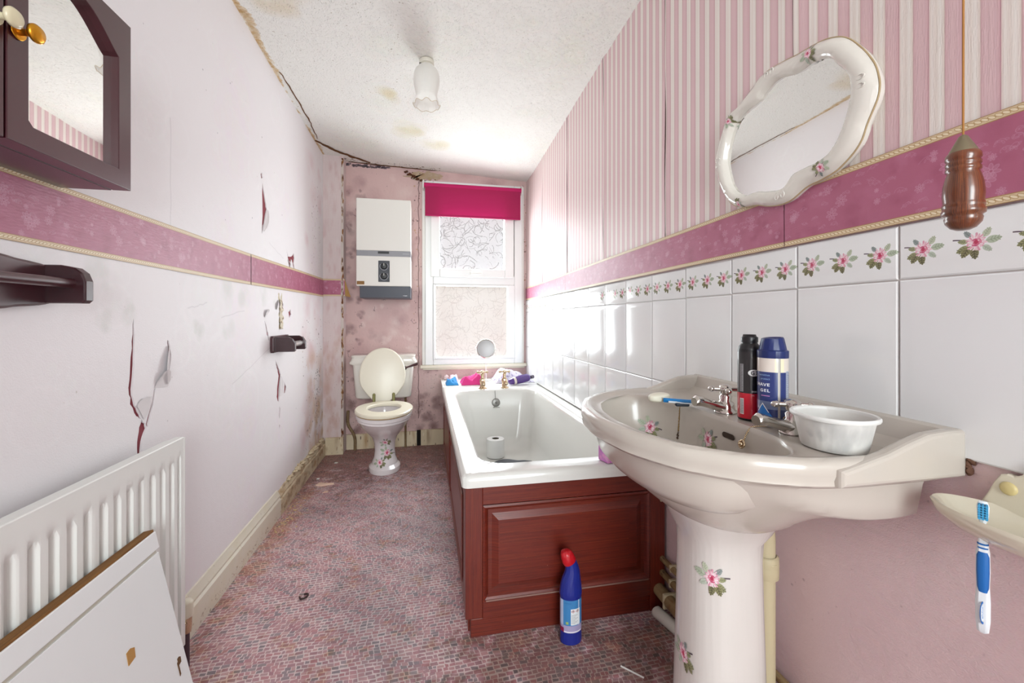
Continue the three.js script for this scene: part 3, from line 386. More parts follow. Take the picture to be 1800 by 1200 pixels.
{ const g = structure('baseboard_back', 'dirty cream skirting boards along the end wall'); const m = std({ map: skirtDirty, roughness: .7, bumpMap: paintGrain, bumpScale: .003 });
  part(g, 'skirting', uvBox(box(-.595, -.075, .0, .115, -ZB, -ZB + .018, .003), 1), m); part(g, 'skirting', uvBox(box(-.045, .14, .0, .122, -ZB, -ZB + .02, .003), 1), m);
  part(g, 'skirting', uvBox(box(XL + .018, -.598, 0, .125, -3.258, -3.24, .003), 1), m);
  part(g, 'gap_shadow_board', box(-.075, -.045, 0, .12, -ZB, -ZB + .003), M.hole, 'dark strip painted as the shade in the gap between two skirting boards');  // dark strip set between the boards to stand for the shade there
  part(g, 'pipe', [rod([-.16, 0, -ZB + .03], [-.16, .44, -ZB + .03], .008), tube([[-.58, .30, -ZB + .03], [-.58, .2, -ZB + .03], [-.545, .13, -ZB + .03], [-.53, .08, -ZB + .03], [-.53, 0, -ZB + .03]], .011, 40)], std({ color: 0x9c8d78, roughness: .6, map: skirtDirty }), 'old painted water pipes');
}
// ------------------------------------------------------------------ window
{ const g = structure('window_1', 'white plastic window with patterned obscured glass in two panes'); const f = -3.33;   // inner face
  const F = M.upvc;
  part(g, 'window_frame', [box(-.012, .05, .628, 2.07, -3.42, f, .006), box(.7, .765, .628, 2.07, -3.42, f, .006), box(.05, .7, 2.01, 2.07, -3.42, f, .006), box(.05, .7, .628, .672, -3.42, f, .006), box(.05, .7, 1.262, 1.335, -3.42, f, .006)], F);
  // opening light at the top with its own sash
  const ssh = part(g, 'sash', [box(.03, .1, 1.318, 2.03, -3.40, f + .022, .007), box(.615, .69, 1.318, 2.03, -3.40, f + .022, .007), box(.1, .615, 1.318, 1.385, -3.40, f + .022, .007), box(.1, .615, 1.97, 2.03, -3.40, f + .022, .007)], F);
  part(g, 'glazing_bead', [box(.05, .068, .672, 1.262, -3.39, f + .004, .003), box(.645, .70, .672, 1.262, -3.39, f + .004, .003), box(.068, .645, .672, .686, -3.39, f + .004, .003), box(.068, .645, 1.25, 1.262, -3.39, f + .004, .003)], F);
  part(ssh, 'window_handle', [box(.335, .385, 1.335, 1.36, f + .022, f + .034, .004), box(.345, .43, 1.342, 1.356, f + .034, f + .046, .004)], M.white, 'small white window catch');
  // rolled pattern: swirling ridges are clear, the ground between is obscured
  const pat = (seed, lo, hi) => canvas(512, 512, (x, w, h) => { const R = rngOf(seed); x.fillStyle = rgba(0, lo, 0); x.fillRect(0, 0, w, h); x.lineCap = 'round';
    for (let k = 0; k < 150; k++) { x.strokeStyle = rgba(0, hi, 0, .95); x.lineWidth = 2 + R() * 4; let a = R() * w, b = R() * h, t = R() * 6.28, c = (R() - .5) * .5; x.beginPath(); x.moveTo(a, b); for (let q = 0; q < 14; q++) { t += c + (R() - .5) * .5; a += Math.cos(t) * 7; b += Math.sin(t) * 7; x.lineTo(a, b); } x.stroke(); }
    for (let k = 0; k < 900; k++) { x.fillStyle = rgba(0, lo + (R() - .5) * 50, 0, .5); x.beginPath(); x.ellipse(R() * w, R() * h, 2 + R() * 7, 1 + R() * 4, R() * 3, 0, 7); x.fill(); } }, { srgb: false });
  const up = pat(7, 236, 150), low = pat(8, 244, 216);
  const pane = (x0, x1, y0, y1, t, tint) => { const p = new THREE.PlaneGeometry(x1 - x0, y1 - y0); p.translate((x0 + x1) / 2, (y0 + y1) / 2, -3.375); uvBy(p, (x, y) => [x / .5, y / .5]); return part(g, 'window_pane', p, phys({ color: tint, transmission: 1, thickness: 0, roughness: 1, roughnessMap: t, bumpMap: t, bumpScale: .003, ior: 1.5 })); };
  pane(.095, .62, 1.38, 1.975, up, 0xf2f4f6); pane(.06, .65, .68, 1.256, low, 0xf0efea);
  for (const [x, y, w, h] of [[.357, 1.58, .515, .40], [.357, .968, .575, .565]]) { const l = new THREE.RectAreaLight(0xeaf4f6, WINDOW_LIGHT, w, h); l.name = 'window_daylight'; l.position.set(x, y, -3.367); l.lookAt(x, y, 0); l.castShadow = true; scene.add(l); }
  const s = structure('trim_3', 'cream painted window board and casing under the window');
  part(s, 'window_board', [box(-.05, .80, .603, .628, -3.36, -3.315, .006), box(-.03, .785, .59, .603, -3.36, -3.335, .003)], M.cream);
  part(s, 'casing', [box(-.034, -.012, .628, 2.07, -3.362, -3.342, .003), box(.765, .782, .628, 2.07, -3.362, -3.342, .003)], M.white);
}
{ // blind
  const b = thing('roller_blind', 'magenta roller blind drawn a little way down the window', 'blind', [.362, 1.784, -3.27]);
  const rows = []; for (let i = 0; i <= 10; i++) { const y = lerp(1.784, 2.012, i / 10); rows.push(Array.from({ length: 25 }, (_, j) => { const x = lerp(-.012, .737, j / 24); return [x, y, -3.272 + .002 * nz(x * 4, y * 3)]; })); }
  const cloth = phys({ color: 0xa60c50, roughness: .85, transmission: .22, thickness: 0, side: THREE.DoubleSide });
  part(b, 'blind_cloth', loft(rows, { closed: false }), cloth); part(b, 'bottom_bar', box(-.012, .737, 1.781, 1.793, -3.278, -3.270, .003), std({ color: 0xa80f55, roughness: .8 }));
  part(b, 'roller', rod([-.02, 2.02, -3.285], [.745, 2.02, -3.285], .018), std({ color: 0xb8125c, roughness: .8 })); part(b, 'bracket', [box(.745, .752, 1.99, 2.055, -3.36, -3.262, .003), box(-.03, -.022, 1.99, 2.055, -3.36, -3.262, .003)], M.white);
}
// what stands outside, across the yard
{ const g = thing('neighbouring_house', 'brick house across the yard, blurred through the window glass', 'house', [0, -3, -13]);
  const br = canvas(256, 256, (x, w, h) => { const R = rngOf(15); x.fillStyle = '#8d7468'; x.fillRect(0, 0, w, h); for (let r = 0; r < 16; r++) for (let c = 0; c < 9; c++) { x.fillStyle = rgba(120 + 30 * R(), 84 + 20 * R(), 70 + 18 * R()); x.fillRect((c + (r % 2) * .5) * 30 - 15, r * 16 + 1, 28, 14); } });
  part(g, 'brick_wall', uvBox(box(-7, 8, -3, 2.6, -13.3, -13), .4), std({ map: br, roughness: .9 }));
  part(g, 'roof', extr([[-7.3, 2.5], [8.3, 2.5], [7.2, 4.6], [-6.2, 4.6]], .2, 'back').translate(0, 0, -13.2), std({ color: 0x5d5552, roughness: .9 }));
  const y = thing('yard_ground', 'pale concrete yard outside below the window', 'yard', [0, -3.05, -8]); part(y, 'concrete', box(-12, 12, -3.1, -3, -13, -3.7), std({ color: 0xb3aea4, roughness: .9 }));
}
// ------------------------------------------------------------------ bath, its panels and ledge
{ const t = thing('bathtub', 'white acrylic bathtub along the tiled wall', 'bathtub', [.4535, .475, -2.13]);
  const cx = .4535, cz = -2.13, N = 96, inn = (x0, x1, za, zb, r) => rrect((x0 + x1) / 2, -(za + zb) / 2, (x1 - x0) / 2, (zb - za) / 2, r, N), out = (d, r) => rrect(cx, cz, .3485 - d, .85 - d, r, N);
  const rings = [atY(out(.012, .015), .474), atY(out(.001, .022), .476), atY(out(0, .022), .49), atY(out(.001, .022), .506), atY(out(.006, .022), .513), atY(out(.014, .022), .5155), atY(out(.03, .022), .5165),
    atY(inn(.168, .728, 1.365, 2.78, .1), .5165), atY(inn(.174, .722, 1.372, 2.774, .098), .5145), atY(inn(.180, .716, 1.38, 2.768, .095), .507), atY(inn(.186, .71, 1.40, 2.762, .095), .49), atY(inn(.205, .69, 1.47, 2.735, .1), .36), atY(inn(.22, .672, 1.545, 2.71, .1), .22), atY(inn(.235, .655, 1.6, 2.69, .11), .165), atY(inn(.27, .62, 1.68, 2.64, .12), .14), atY(inn(.34, .55, 1.85, 2.5, .1), .134)];
  part(t, 'tub', loft(rings, { capB: true, crease: .9 }), M.acrylic);
  const ovf = part(t, 'overflow', [lathe([[0, .006], [.012, .006], [.018, .004], [.026, .004], [.028, 0]], [.452, .435, -2.748], 28, [0, .12, 1]), ball(.452, .436, -2.741, .007)], M.steel, 'round metal overflow cover');
  part(ovf, 'plug_chain', tube([[.452, .517, -2.79], [.447, .5, -2.755], [.449, .46, -2.748], [.45, .436, -2.742], [.444, .41, -2.738], [.43, .405, -2.737], [.475, .404, -2.737]], .0018, 40, 6), M.steel);
  part(scene.getObjectByName('wall_right'), 'sealant', box(.7935, .8035, .5168, .524, -2.98, -1.285, .003), M.white);
  const l = thing('bath_ledge', 'white ledge at the tap end of the bath, under the window', 'ledge', [.455, 0, -3.17]);
  part(l, 'ledge_top', box(.108, .80, .49, .5155, -3.358, -2.982, .004), M.acrylic); part(l, 'ledge_front', box(.146, .80, .0, .49, -3.34, -2.995), M.mahogV);
}
function raised(parent, x0, x1, y0, y1, z, ax) {               // a framed panel with bevelled raised field; ax 'z' faces the lens, 'x' faces the room
  const P = (a, y, d) => ax === 'z' ? [a, y, z + d] : [z - d, y, a];
  const ring = (i, d) => [[x0 + i, y0 + i], [x1 - i, y0 + i], [x1 - i, y1 - i], [x0 + i, y1 - i]].map(([a, y]) => P(a, y, d));
  const g = loft([ring(0, .004), ring(.006, .007), ring(.012, .003), ring(.018, -.006), ring(.03, -.006), ring(.05, .004), ring(.053, .004)], { crease: .2 });
  const f = ring(.053, .004), fld = new THREE.BufferGeometry().setAttribute('position', new THREE.Float32BufferAttribute([...f[0], ...f[1], ...f[2], ...f[0], ...f[2], ...f[3]], 3)); fld.computeVertexNormals();
  return [g, fld];
}
{ const t = thing('bath_end_panel', 'mahogany bath end panel facing the viewer, with raised field', 'bath panel', [.46, 0, -1.31]), z = -1.315;
  part(t, 'stile', uvBox(box(.118, .172, .06, .473, z - .014, z + .014, .002), 2), M.mahogV); part(t, 'stile', uvBox(box(.745, .801, .0, .473, z - .014, z + .014, .002), 2), M.mahogV);
  part(t, 'rail', uvBox(box(.172, .745, .412, .473, z - .014, z + .0138, .002), 2), M.mahog); part(t, 'rail', uvBox(box(.172, .745, .055, .112, z - .014, z + .0138, .002), 2), M.mahog);
  const [mould, field] = raised(t, .172, .745, .112, .412, z + .012, 'z'); part(t, 'moulding', uvBox(mould, 2), M.mahog); part(t, 'raised_field', uvBox(field, 1.5), M.mahog);
  part(t, 'plinth', uvBox(box(.135, .745, 0, .057, z - .014, z + .010, .002), 2), M.mahog);
  part(t, 'dust_and_light_line', uvBox(box(.182, .738, .1105, .1155, z + .012, z + .0185, .001), 2), std({ color: 0x8d6d63, roughness: .8 }), 'pale strip colouring in dust and caught light on the lower moulding edge');  // pale colour holds both dust and the light caught by the moulding
  part(t, 'screw_cap', ball(.787, .375, z + .015, .005, .005, .003), M.pipe);
  const s = thing('bath_side_panel', 'mahogany bath side panel running away to the end wall', 'bath panel', [.125, 0, -2.2]), x = .131;
  part(s, 'rail', uvBox(box(x - .012, x + .012, .415, .473, -2.99, -1.335, .002), 2), M.mahog); part(s, 'rail', uvBox(box(x - .012, x + .012, .06, .115, -2.99, -1.335, .002), 2), M.mahog);
  for (const [a, b] of [[-1.4, -1.335], [-2.2, -2.14], [-2.99, -2.93]]) part(s, 'stile', uvBox(box(x - .012, x + .012, .115, .415, a, b, .001), 2), M.mahogV);
  for (const [a, b] of [[-2.14, -1.4], [-2.93, -2.2]]) { const [m, f] = raised(s, a, b, .115, .415, x - .010, 'x'); part(s, 'moulding', uvBox(m, 2), M.mahog); part(s, 'raised_field', uvBox(f, 1.5), M.mahog); }
  part(s, 'plinth', uvBox(box(x - .002, x + .012, 0, .06, -2.99, -1.335, .001), 2), M.mahog);
}
for (const [x, side] of [[.373, 'left'], [.525, 'right']]) {   // pillar taps
  const t = thing('bath_tap', `old brass pillar tap on the bath, ${side === 'left' ? 'beside the pink cloth' : 'beside the purple bottle'}`, 'tap', [x, .5165, -2.835], 'pillar taps on the bath'), z = -2.835;
  part(t, 'body', lathe([[.03, 0], [.03, .006], [.018, .01], [.015, .03], [.02, .045], [.02, .06], [.012, .07], [.010, .09], [.013, .095], [.008, .105], [0, .106]], [x, .5165, z], 24), M.brass);
  part(t, 'spout', tube([[x, .562, z], [x, .572, z + .03], [x, .566, z + .055], [x, .548, z + .062]], .0125, 24, 12), M.brass);
  part(t, 'handle', [rod([x - .03, .628, z], [x + .03, .628, z], .005), rod([x, .628, z - .03], [x, .628, z + .03], .005), ...[[-.032, 0], [.032, 0], [0, .032], [0, -.032]].map(([a, b]) => ball(x + a, .628, z + b, .009)), ball(x, .63, z, .011)], M.brass, 'brass cross-head handle');
}
{ const t = thing('toilet_roll', 'white toilet roll standing in the bath', 'toilet roll', [.419, .136, -2.565]); const c = [.419, .1385, -2.565];
  part(t, 'paper', lathe([[.021, .0], [.052, 0], [.055, .003], [.055, .109], [.052, .112], [.022, .112]], c, 48), std({ color: 0xf0efed, roughness: .9, bumpMap: paintGrain, bumpScale: .001 }));
  part(t, 'cardboard_core', lathe([[.021, 0], [.0215, .11], [.0195, .11], [.019, 0]], c, 32), std({ color: 0x6d6459, roughness: .9 }));
}
{ const t = thing('bath_mat', 'dark grey rubber mat lying crumpled in the bath', 'bath mat', [.42, .134, -2.24]); const rows = [];
  for (let i = 0; i <= 20; i++) { const Z = lerp(2.1, 2.475, i / 20); rows.push(Array.from({ length: 31 }, (_, j) => { const q = j / 30, x = lerp(.365, .635, q), e = Math.sin(Math.PI * q); return [x, .1375 + sstep(.5, 1, i / 20) * .012 * Math.max(0, e + .4 * nz(q * 4, i / 8)), -(Z - .035 * (1 - Math.exp(-(((q - .3) / .22) ** 2))) * (i / 20))]; })); }
  const top = loft(rows, { closed: false }); part(t, 'sheet', top, std({ color: 0x63666c, roughness: .7, side: THREE.DoubleSide }));
}
// cloths and bottles on the ledge
function cloth(name, label, x0, x1, Z0, Z1, y0, hgt, mat, seed, cat = 'cloth') {
  const t = thing(name, label, cat, [(x0 + x1) / 2, y0, -(Z0 + Z1) / 2]), rows = [], n = 34;
  for (let i = 0; i <= n; i++) rows.push(Array.from({ length: n + 1 }, (_, j) => { const u = j / n, v = i / n, e = Math.min(1, Math.min(u, 1 - u, v, 1 - v) * 4), f = .42 + .75 * nz(u * 2.3 + seed, v * 1.9, seed) + .28 * Math.abs(nz(u * 5, v * 4, seed + 4)), wob = .12 * nz(u * 2 + seed, v * 2, 8); return [lerp(x0, x1, u + wob * (v - .5)), y0 + .002 + Math.max(.06, f) * hgt * e * (2 - e), -lerp(Z0, Z1, v + .8 * wob * (u - .5))]; }));
  const g = loft(rows, { closed: false, crease: 1.2 }); part(t, 'fabric', uvBy(g, (x, y, z) => [x / .2, z / .2]), mat); return t;
}
const printed = canvas(512, 512, (x, w, h) => { const R = rngOf(19); x.fillStyle = '#d9d3e2'; x.fillRect(0, 0, w, h); for (let k = 0; k < 90; k++) { x.strokeStyle = ['#4b3f78', '#8f7fb4', '#5a4d8c', '#b7a8d0'][k % 4]; x.lineWidth = 3 + R() * 5; let a = R() * w, b = R() * h; x.beginPath(); x.moveTo(a, b); x.bezierCurveTo(a + 40 * R(), b - 40, a - 40, b + 50 * R(), a + 60 * (R() - .5), b + 60 * (R() - .5)); x.stroke(); } });
cloth('flannel', 'small blue and white cloth at the left end of the bath ledge', .135, .225, 3.0, 3.16, .5155, .06, std({ color: 0x2f86c4, roughness: .9, side: THREE.DoubleSide }), 3);
cloth('towel', 'hot pink crumpled cloth lying behind the left bath tap',   .245, .405, 2.99, 3.16, .5155, .09, std({ color: 0xd93a85, roughness: .9, side: THREE.DoubleSide }), 11);
cloth('napkin', 'pale pink cloth between the blue and the hot pink cloths', .165, .24, 3.17, 3.3, .5155, .05, std({ color: 0xe8c3d2, roughness: .9, side: THREE.DoubleSide }), 21);
cloth('printed_towel', 'white cloth with purple print on the ledge below the window', .50, .79, 3.03, 3.3, .5155, .105, std({ map: printed, roughness: .9, side: THREE.DoubleSide }), 31);
{ const t = thing('lotion_bottle', 'purple bottle lying on its side at the right end of the bath ledge', 'bottle', [.69, .5165, -2.955]);
  const a = new THREE.Vector3(.575, .537, -2.93), b = new THREE.Vector3(.755, .565, -2.985), dir = b.clone().sub(a).normalize().toArray();
  part(t, 'body', lathe([[0, 0], [.016, .002], [.020, .012], [.027, .05], [.03, .1], [.03, .15], [.024, .168], [.01, .178], [0, .178]], [.575, .5385, -2.93], 28, dir), phys({ color: 0x4d2a7d, roughness: .25, clearcoat: .5 }));
  part(t, 'band', lathe([[.0255, .035], [.0285, .05], [.0288, .053], [.026, .037]], [.575, .5385, -2.93], 28, dir), std({ color: 0xe3d7cf, roughness: .5 }));
  part(t, 'cap', lathe([[.012, 0], [.013, .022], [.01, .026], [0, .026]], [.75, .562, -2.985], 20, dir), std({ color: 0x6f6775, roughness: .5 }));
}
{ const t = thing('vanity_mirror', 'round vanity mirror on a thin stem standing on the bath ledge', 'mirror', [.45, .5155, -3.2]);
  part(t, 'base', lathe([[0, 0], [.036, 0], [.036, .004], [.01, .009], [0, .010]], [.45, .5165, -3.2], 32), M.white); part(t, 'stem', rod([.45, .524, -3.2], [.447, .69, -3.2], .004), M.white);
  const d = [-.14, .12, 1]; part(t, 'rim', lathe([[.066, -.005], [.072, -.004], [.074, .0], [.072, .004], [.066, .005]], [.446, .762, -3.19], 48, d), M.chrome); part(t, 'mirror_back', lathe([[0, -.003], [.068, -.003], [.068, .004], [0, .004]], [.446, .762, -3.19], 48, d), std({ color: 0xa9a8a8, roughness: .35, metalness: .2 }), 'plain grey disc'); part(t, 'pivot', [ball(.372, .77, -3.202, .006), ball(.52, .755, -3.18, .006)], M.chrome);
}
{ const t = thing('cotton_ball', 'small pinkish ball on the far left corner of the bath ledge', 'ball', [.15, .5155, -3.30]); part(t, 'tuft', jiggle(ball(.15, .5345, -3.30, .02), .004, 60), std({ color: 0xe9d3d4, roughness: .95 })); }
{ const t = thing('soap_packet', 'pink and lilac packet on the bath rim beside the basin', 'packet', [.632, .5165, -1.326]);
  const g = box(-.055, .055, 0, .05, -.026, .026, .004); g.rotateY(.25); g.translate(.632, .5172, -1.326);
  part(t, 'wrapper', uvBox(g, 8), std({ map: canvas(128, 128, (x, w, h) => { const R = rngOf(2); x.fillStyle = '#d889d0'; x.fillRect(0, 0, w, h); specks(x, 60, [0, 0, w, h], [3, 16], ['rgba(240,170,215,.7)', 'rgba(190,110,200,.6)', 'rgba(245,200,225,.6)'], R); }), roughness: .3 }));
}
// ------------------------------------------------------------------ basin on its pedestal
{ const N = 128, C = [.55, .81];
  const ctrl = [[.806, .81], [.806, .52], [.80, .497], [.76, .49], [.68, .488], [.60, .49], [.535, .502], [.46, .54], [.395, .605], [.352, .70], [.338, .81]];
  const full = [...ctrl, ...ctrl.slice(1, -1).reverse().map(([x, Z]) => [x, 1.62 - Z])];
  const dense = new THREE.CatmullRomCurve3(full.map(([x, Z]) => new THREE.Vector3(x, 0, Z)), true, 'catmullrom', .35).getPoints(700);
  const polar = dense.map(p => [Math.atan2(p.z - C[1], p.x - C[0]), Math.hypot(p.x - C[0], p.z - C[1])]).sort((a, b) => a[0] - b[0]);
  const rad = (a) => { let lo = polar[polar.length - 1], hi = polar[0]; for (const q of polar) { if (q[0] >= a) { hi = q; break; } lo = q; } return hi[1] * .5 + lo[1] * .5; };
  const ang = Array.from({ length: N }, (_, k) => -Math.PI + (k + .5) / N * 2 * Math.PI), ro = ang.map(rad);
  const outer = (d, y, s = 1) => ang.map((a, k) => { const r = (ro[k] - d) * s; return [Math.min(C[0] + r * Math.cos(a), .806), y, -(C[1] + r * Math.sin(a))]; });
  const ri = ang.map(a => { const ic = [.497, .81]; let hx = .126, hz = .25; // ray from C to the bowl outline
    let lo = 0, hi = .4; for (let it = 0; it < 30; it++) { const m = (lo + hi) / 2, x = C[0] + m * Math.cos(a) - ic[0], z = C[1] + m * Math.sin(a) - ic[1]; const p = x > 0 ? 3.6 : 2.2; const f = Math.abs(x / hx) ** p + Math.abs(z / hz) ** p; f < 1 ? lo = m : hi = m; } return lo; });
  const inner = (s, y, dx = 0) => ang.map((a, k) => { const r = ri[k] * s; return [C[0] + dx + r * Math.cos(a), y, -(C[1] + r * Math.sin(a))]; });
  const t = thing('wash_basin', 'off-white ceramic pedestal basin with rose prints, on the right wall', 'basin', [.6, .6, -.81]);
  const ped = (hx, hz, cx, y) => ang.map(a => { const p = 2.5, c = Math.cos(a), s = Math.sin(a), r = 1 / ((Math.abs(c) / hx) ** p + (Math.abs(s) / hz) ** p) ** (1 / p); return [cx + r * c, y, -(.80 + r * s)]; });
  const mixR = (A, B, k, y) => A.map((p, i) => [lerp(p[0], B[i][0], k), y, lerp(p[2], B[i][2], k)]);
  const ptop = ped(.115, .13, .63, .61), u0 = outer(.03, .748);
  // the belly hangs deep towards the wall and sweeps up at the front
  const under = []; for (let k = 0; k <= 22; k++) { const q = k / 22; under.push(ang.map((a, i) => { const w = sstep(-.25, .5, Math.cos(a)), yf = .748 - .148 * (1 - (1 - q) ** 1.5) , yd = .748 - .066 * sstep(0, .16, q) - .082 * q ** 2.2, y = lerp(yf, yd, w), m = lerp(q, q < .16 ? q * .45 : lerp(.072, 1, (q - .16) / .84), w); return [lerp(u0[i][0], ptop[i][0], m), y, lerp(u0[i][2], ptop[i][2], m)]; })); }
  const rings = [inner(.08, .648), inner(.3, .65), inner(.6, .657), inner(.8, .672), inner(.9, .692), inner(.955, .725), inner(.985, .758), inner(1, .774), inner(1.015, .7815), inner(1.045, .785), outer(.05, .786), outer(.034, .7875), outer(.024, .793), outer(.012, .7955), outer(.004, .7925), outer(0, .786), outer(.001, .772), outer(.004, .764), outer(.003, .757), outer(.007, .7525), outer(.018, .751), ...under];
  const bowl = part(t, 'bowl', loft(rings, { capA: true, capB: true, crease: .8 }), M.basin);
  // splash-back along the wall with shaped cheeks at both ends
  const prof = [[.806, .757], [.806, .829], [.775, .829], [.735, .826], [.70, .816], [.66, .802], [.61, .79], [.575, .782], [.575, .757]];
  for (const zz of [.506, 1.128]) { const c = extr(prof, .022, 'back', .007); c.translate(0, 0, -zz); part(t, 'cheek', c, M.basin); }
  part(t, 'splash_back', loft(Array.from({ length: 21 }, (_, k) => { const Z = lerp(.49, 1.13, k / 20); return [[.807, .77, -Z], [.807, .829, -Z], [.795, .8295, -Z], [.789, .826, -Z], [.784, .812, -Z], [.776, .797, -Z], [.755, .788, -Z], [.73, .785, -Z], [.73, .77, -Z]]; }), { crease: .6, capA: true, capB: true }), M.basin);
  part(bowl, 'overflow_slot', loft([0, 1].map(k => Array.from({ length: 24 }, (_, j) => { const a = j / 24 * 6.283; return [.6195 - .0008 * k, .752 + .006 * Math.sin(a) * (1 - .1 * k), -(.768 + Math.sign(Math.cos(a)) * .011 + .0075 * Math.cos(a) * (1 - .1 * k))]; })), { capB: true }), std({ color: 0x3a2c22, roughness: .8 }), 'dark overflow slot');
  const streak = canvas(128, 512, (x, w, h) => { const R = rngOf(33); x.clearRect(0, 0, w, h); for (let k = 0; k < 260; k++) { const q = R(); x.fillStyle = ['rgba(150,118,66,.55)', 'rgba(176,146,92,.45)', 'rgba(96,66,34,.5)', 'rgba(60,40,24,.7)'][q > .75 ? 2 + (R() * 2 | 0) : R() * 2 | 0]; x.beginPath(); x.ellipse(w / 2 + (R() - .5) * (14 + 60 * q * q * R()), 20 + q * (h - 40), 3 + R() * 7, 5 + R() * 12, R(), 0, 7); x.fill(); } }, { repeat: false });
  { scene.updateMatrixWorld(true); const o = new THREE.Object3D(); o.position.set(.60, .738, -.935); o.lookAt(0, .738, -.8); const g = new DecalGeometry(bowl, o.position, o.rotation, new THREE.Vector3(.018, .085, .08)); const p = g.attributes.position, n = g.attributes.normal; for (let i = 0; i < p.count; i++) p.setXYZ(i, p.getX(i) + n.getX(i) * .0005, p.getY(i) + n.getY(i) * .0005, p.getZ(i) + n.getZ(i) * .0005); if (p.count) part(bowl, 'limescale_run', g, std({ map: streak, transparent: true, roughness: .7 }), 'brown limescale run'); }
  const d = [-.8, .1, .15];
  decal(bowl, bowl, [.612, .728, -.83], d, [.085, .072, .06], .15); decal(bowl, bowl, [.612, .715, -.69], d, [.07, .06, .05], .6); decal(bowl, bowl, [.57, .712, -1.01], [-.8, .2, .5], [.09, .075, .06], -.3);
  // basin taps
  for (const [tx, tz, which] of [[.664, .832, 'behind the blue razor'], [.668, .658, 'beside the plastic tub']]) {
    const tp = thing('basin_tap', `chrome cross-head basin tap ${which}`, 'tap', [tx, .786, -tz], 'basin taps'), z = -tz;
    part(tp, 'body', lathe([[.024, 0], [.024, .004], [.02, .007], [.0185, .015], [.0175, .022], [.012, .026], [.0135, .036], [.009, .041], [.008, .05], [0, .051]], [tx, .786, z], 28), M.chrome);
    part(tp, 'spout', loft([[0, .011, .016, .011], [.02, .014, .015, .0115], [.045, .021, .013, .010], [.062, .0265, .0125, .0105], [.074, .0285, .013, .0115], [.08, .0265, .011, .009]].map(([o, h, rw, rh]) => Array.from({ length: 20 }, (_, j) => { const a = j / 20 * 6.283; return [tx - o, .786 + h + rh * Math.sin(a), z + rw * Math.cos(a)]; })), { capA: true, capB: true }), M.chrome);
    part(tp, 'handle', [rod([tx - .024, .838, z - .012], [tx + .024, .838, z + .012], .0048), rod([tx + .012, .838, z - .024], [tx - .012, .838, z + .024], .0048), ...[[-.026, -.013], [.026, .013], [.013, -.026], [-.013, .026]].map(([a, b]) => ball(tx + a, .838, z + b, .0075, .0065, .0075)), lathe([[.012, -.01], [.014, 0], [.012, .007], [.006, .01], [0, .0105]], [tx, .838, z], 24)], M.chrome, 'chrome cross-head handle');
  }
  const ch = thing('plug_chain', 'ball chain and plug hanging over the edge of the basin', 'chain', [.64, .785, -.70]);
  const cp = new THREE.CatmullRomCurve3([[.672, .825, -.668], [.664, .80, -.683], [.652, .79, -.695], [.640, .788, -.704], [.626, .784, -.712], [.619, .770, -.717], [.616, .757, -.72]].map(p => new THREE.Vector3(...p))).getSpacedPoints(34);
  part(ch, 'chain', cp.map(p => ball(p.x, p.y, p.z, .0018, .0018, .0018, 8)), M.brass); part(ch, 'plug_ring', [tube([[.614, .757, -.72], [.611, .749, -.713], [.610, .742, -.722], [.612, .75, -.729]], .002, 30, 6, true), ball(.612, .749, -.722, .006, .005, .005, 12)], M.brass);
  // pedestal
  const p = thing('pedestal', 'white ceramic basin pedestal printed with pink roses', 'pedestal', [.62, 0, -.80]);
  const prs = [[.112, .114, 0], [.112, .114, .012], [.102, .104, .03], [.09, .094, .06], [.086, .09, .12], [.083, .085, .25], [.079, .081, .40], [.077, .079, .50], [.079, .082, .54], [.093, .098, .565], [.102, .108, .585], [.112, .122, .6], [.114, .126, .61]].map(([a, b, y]) => ped(a, b, .62, y));
  const pm = part(p, 'column', loft(prs, { capA: true, crease: .8 }), phys({ color: 0xded8d2, roughness: .18, clearcoat: .3, clearcoatRoughness: .1 }));
  decal(pm, pm, [.556, .478, -.735], [-.6, 0, .8], [.085, .078, .1], -.1); decal(pm, pm, [.535, .285, -.80], [-.9, 0, .35], [.085, .08, .1], .3);
  const w = thing('waste_pipe', 'cream plastic waste pipe dropping behind the basin pedestal', 'pipe', [.748, 0, -.81]);
  part(w, 'pipe', tube([[.722, .537, -.81], [.735, .535, -.81], [.745, .524, -.81], [.748, .50, -.81], [.748, .46, -.81], [.748, .2, -.81], [.748, 0, -.81]], .0205, 80, 20), M.pipe);
  part(w, 'coupling', [lathe([[.021, 0], [.027, 0], [.0275, .022], [.025, .024], [.0275, .026], [.027, .045], [.022, .048]], [.748, .42, -.81], 24), tube([[.775, .462, -.81], [.748, .455, -.783], [.721, .462, -.81], [.748, .467, -.837]], .0022, 40, 6, true)], M.pipe, 'cream collar');
}
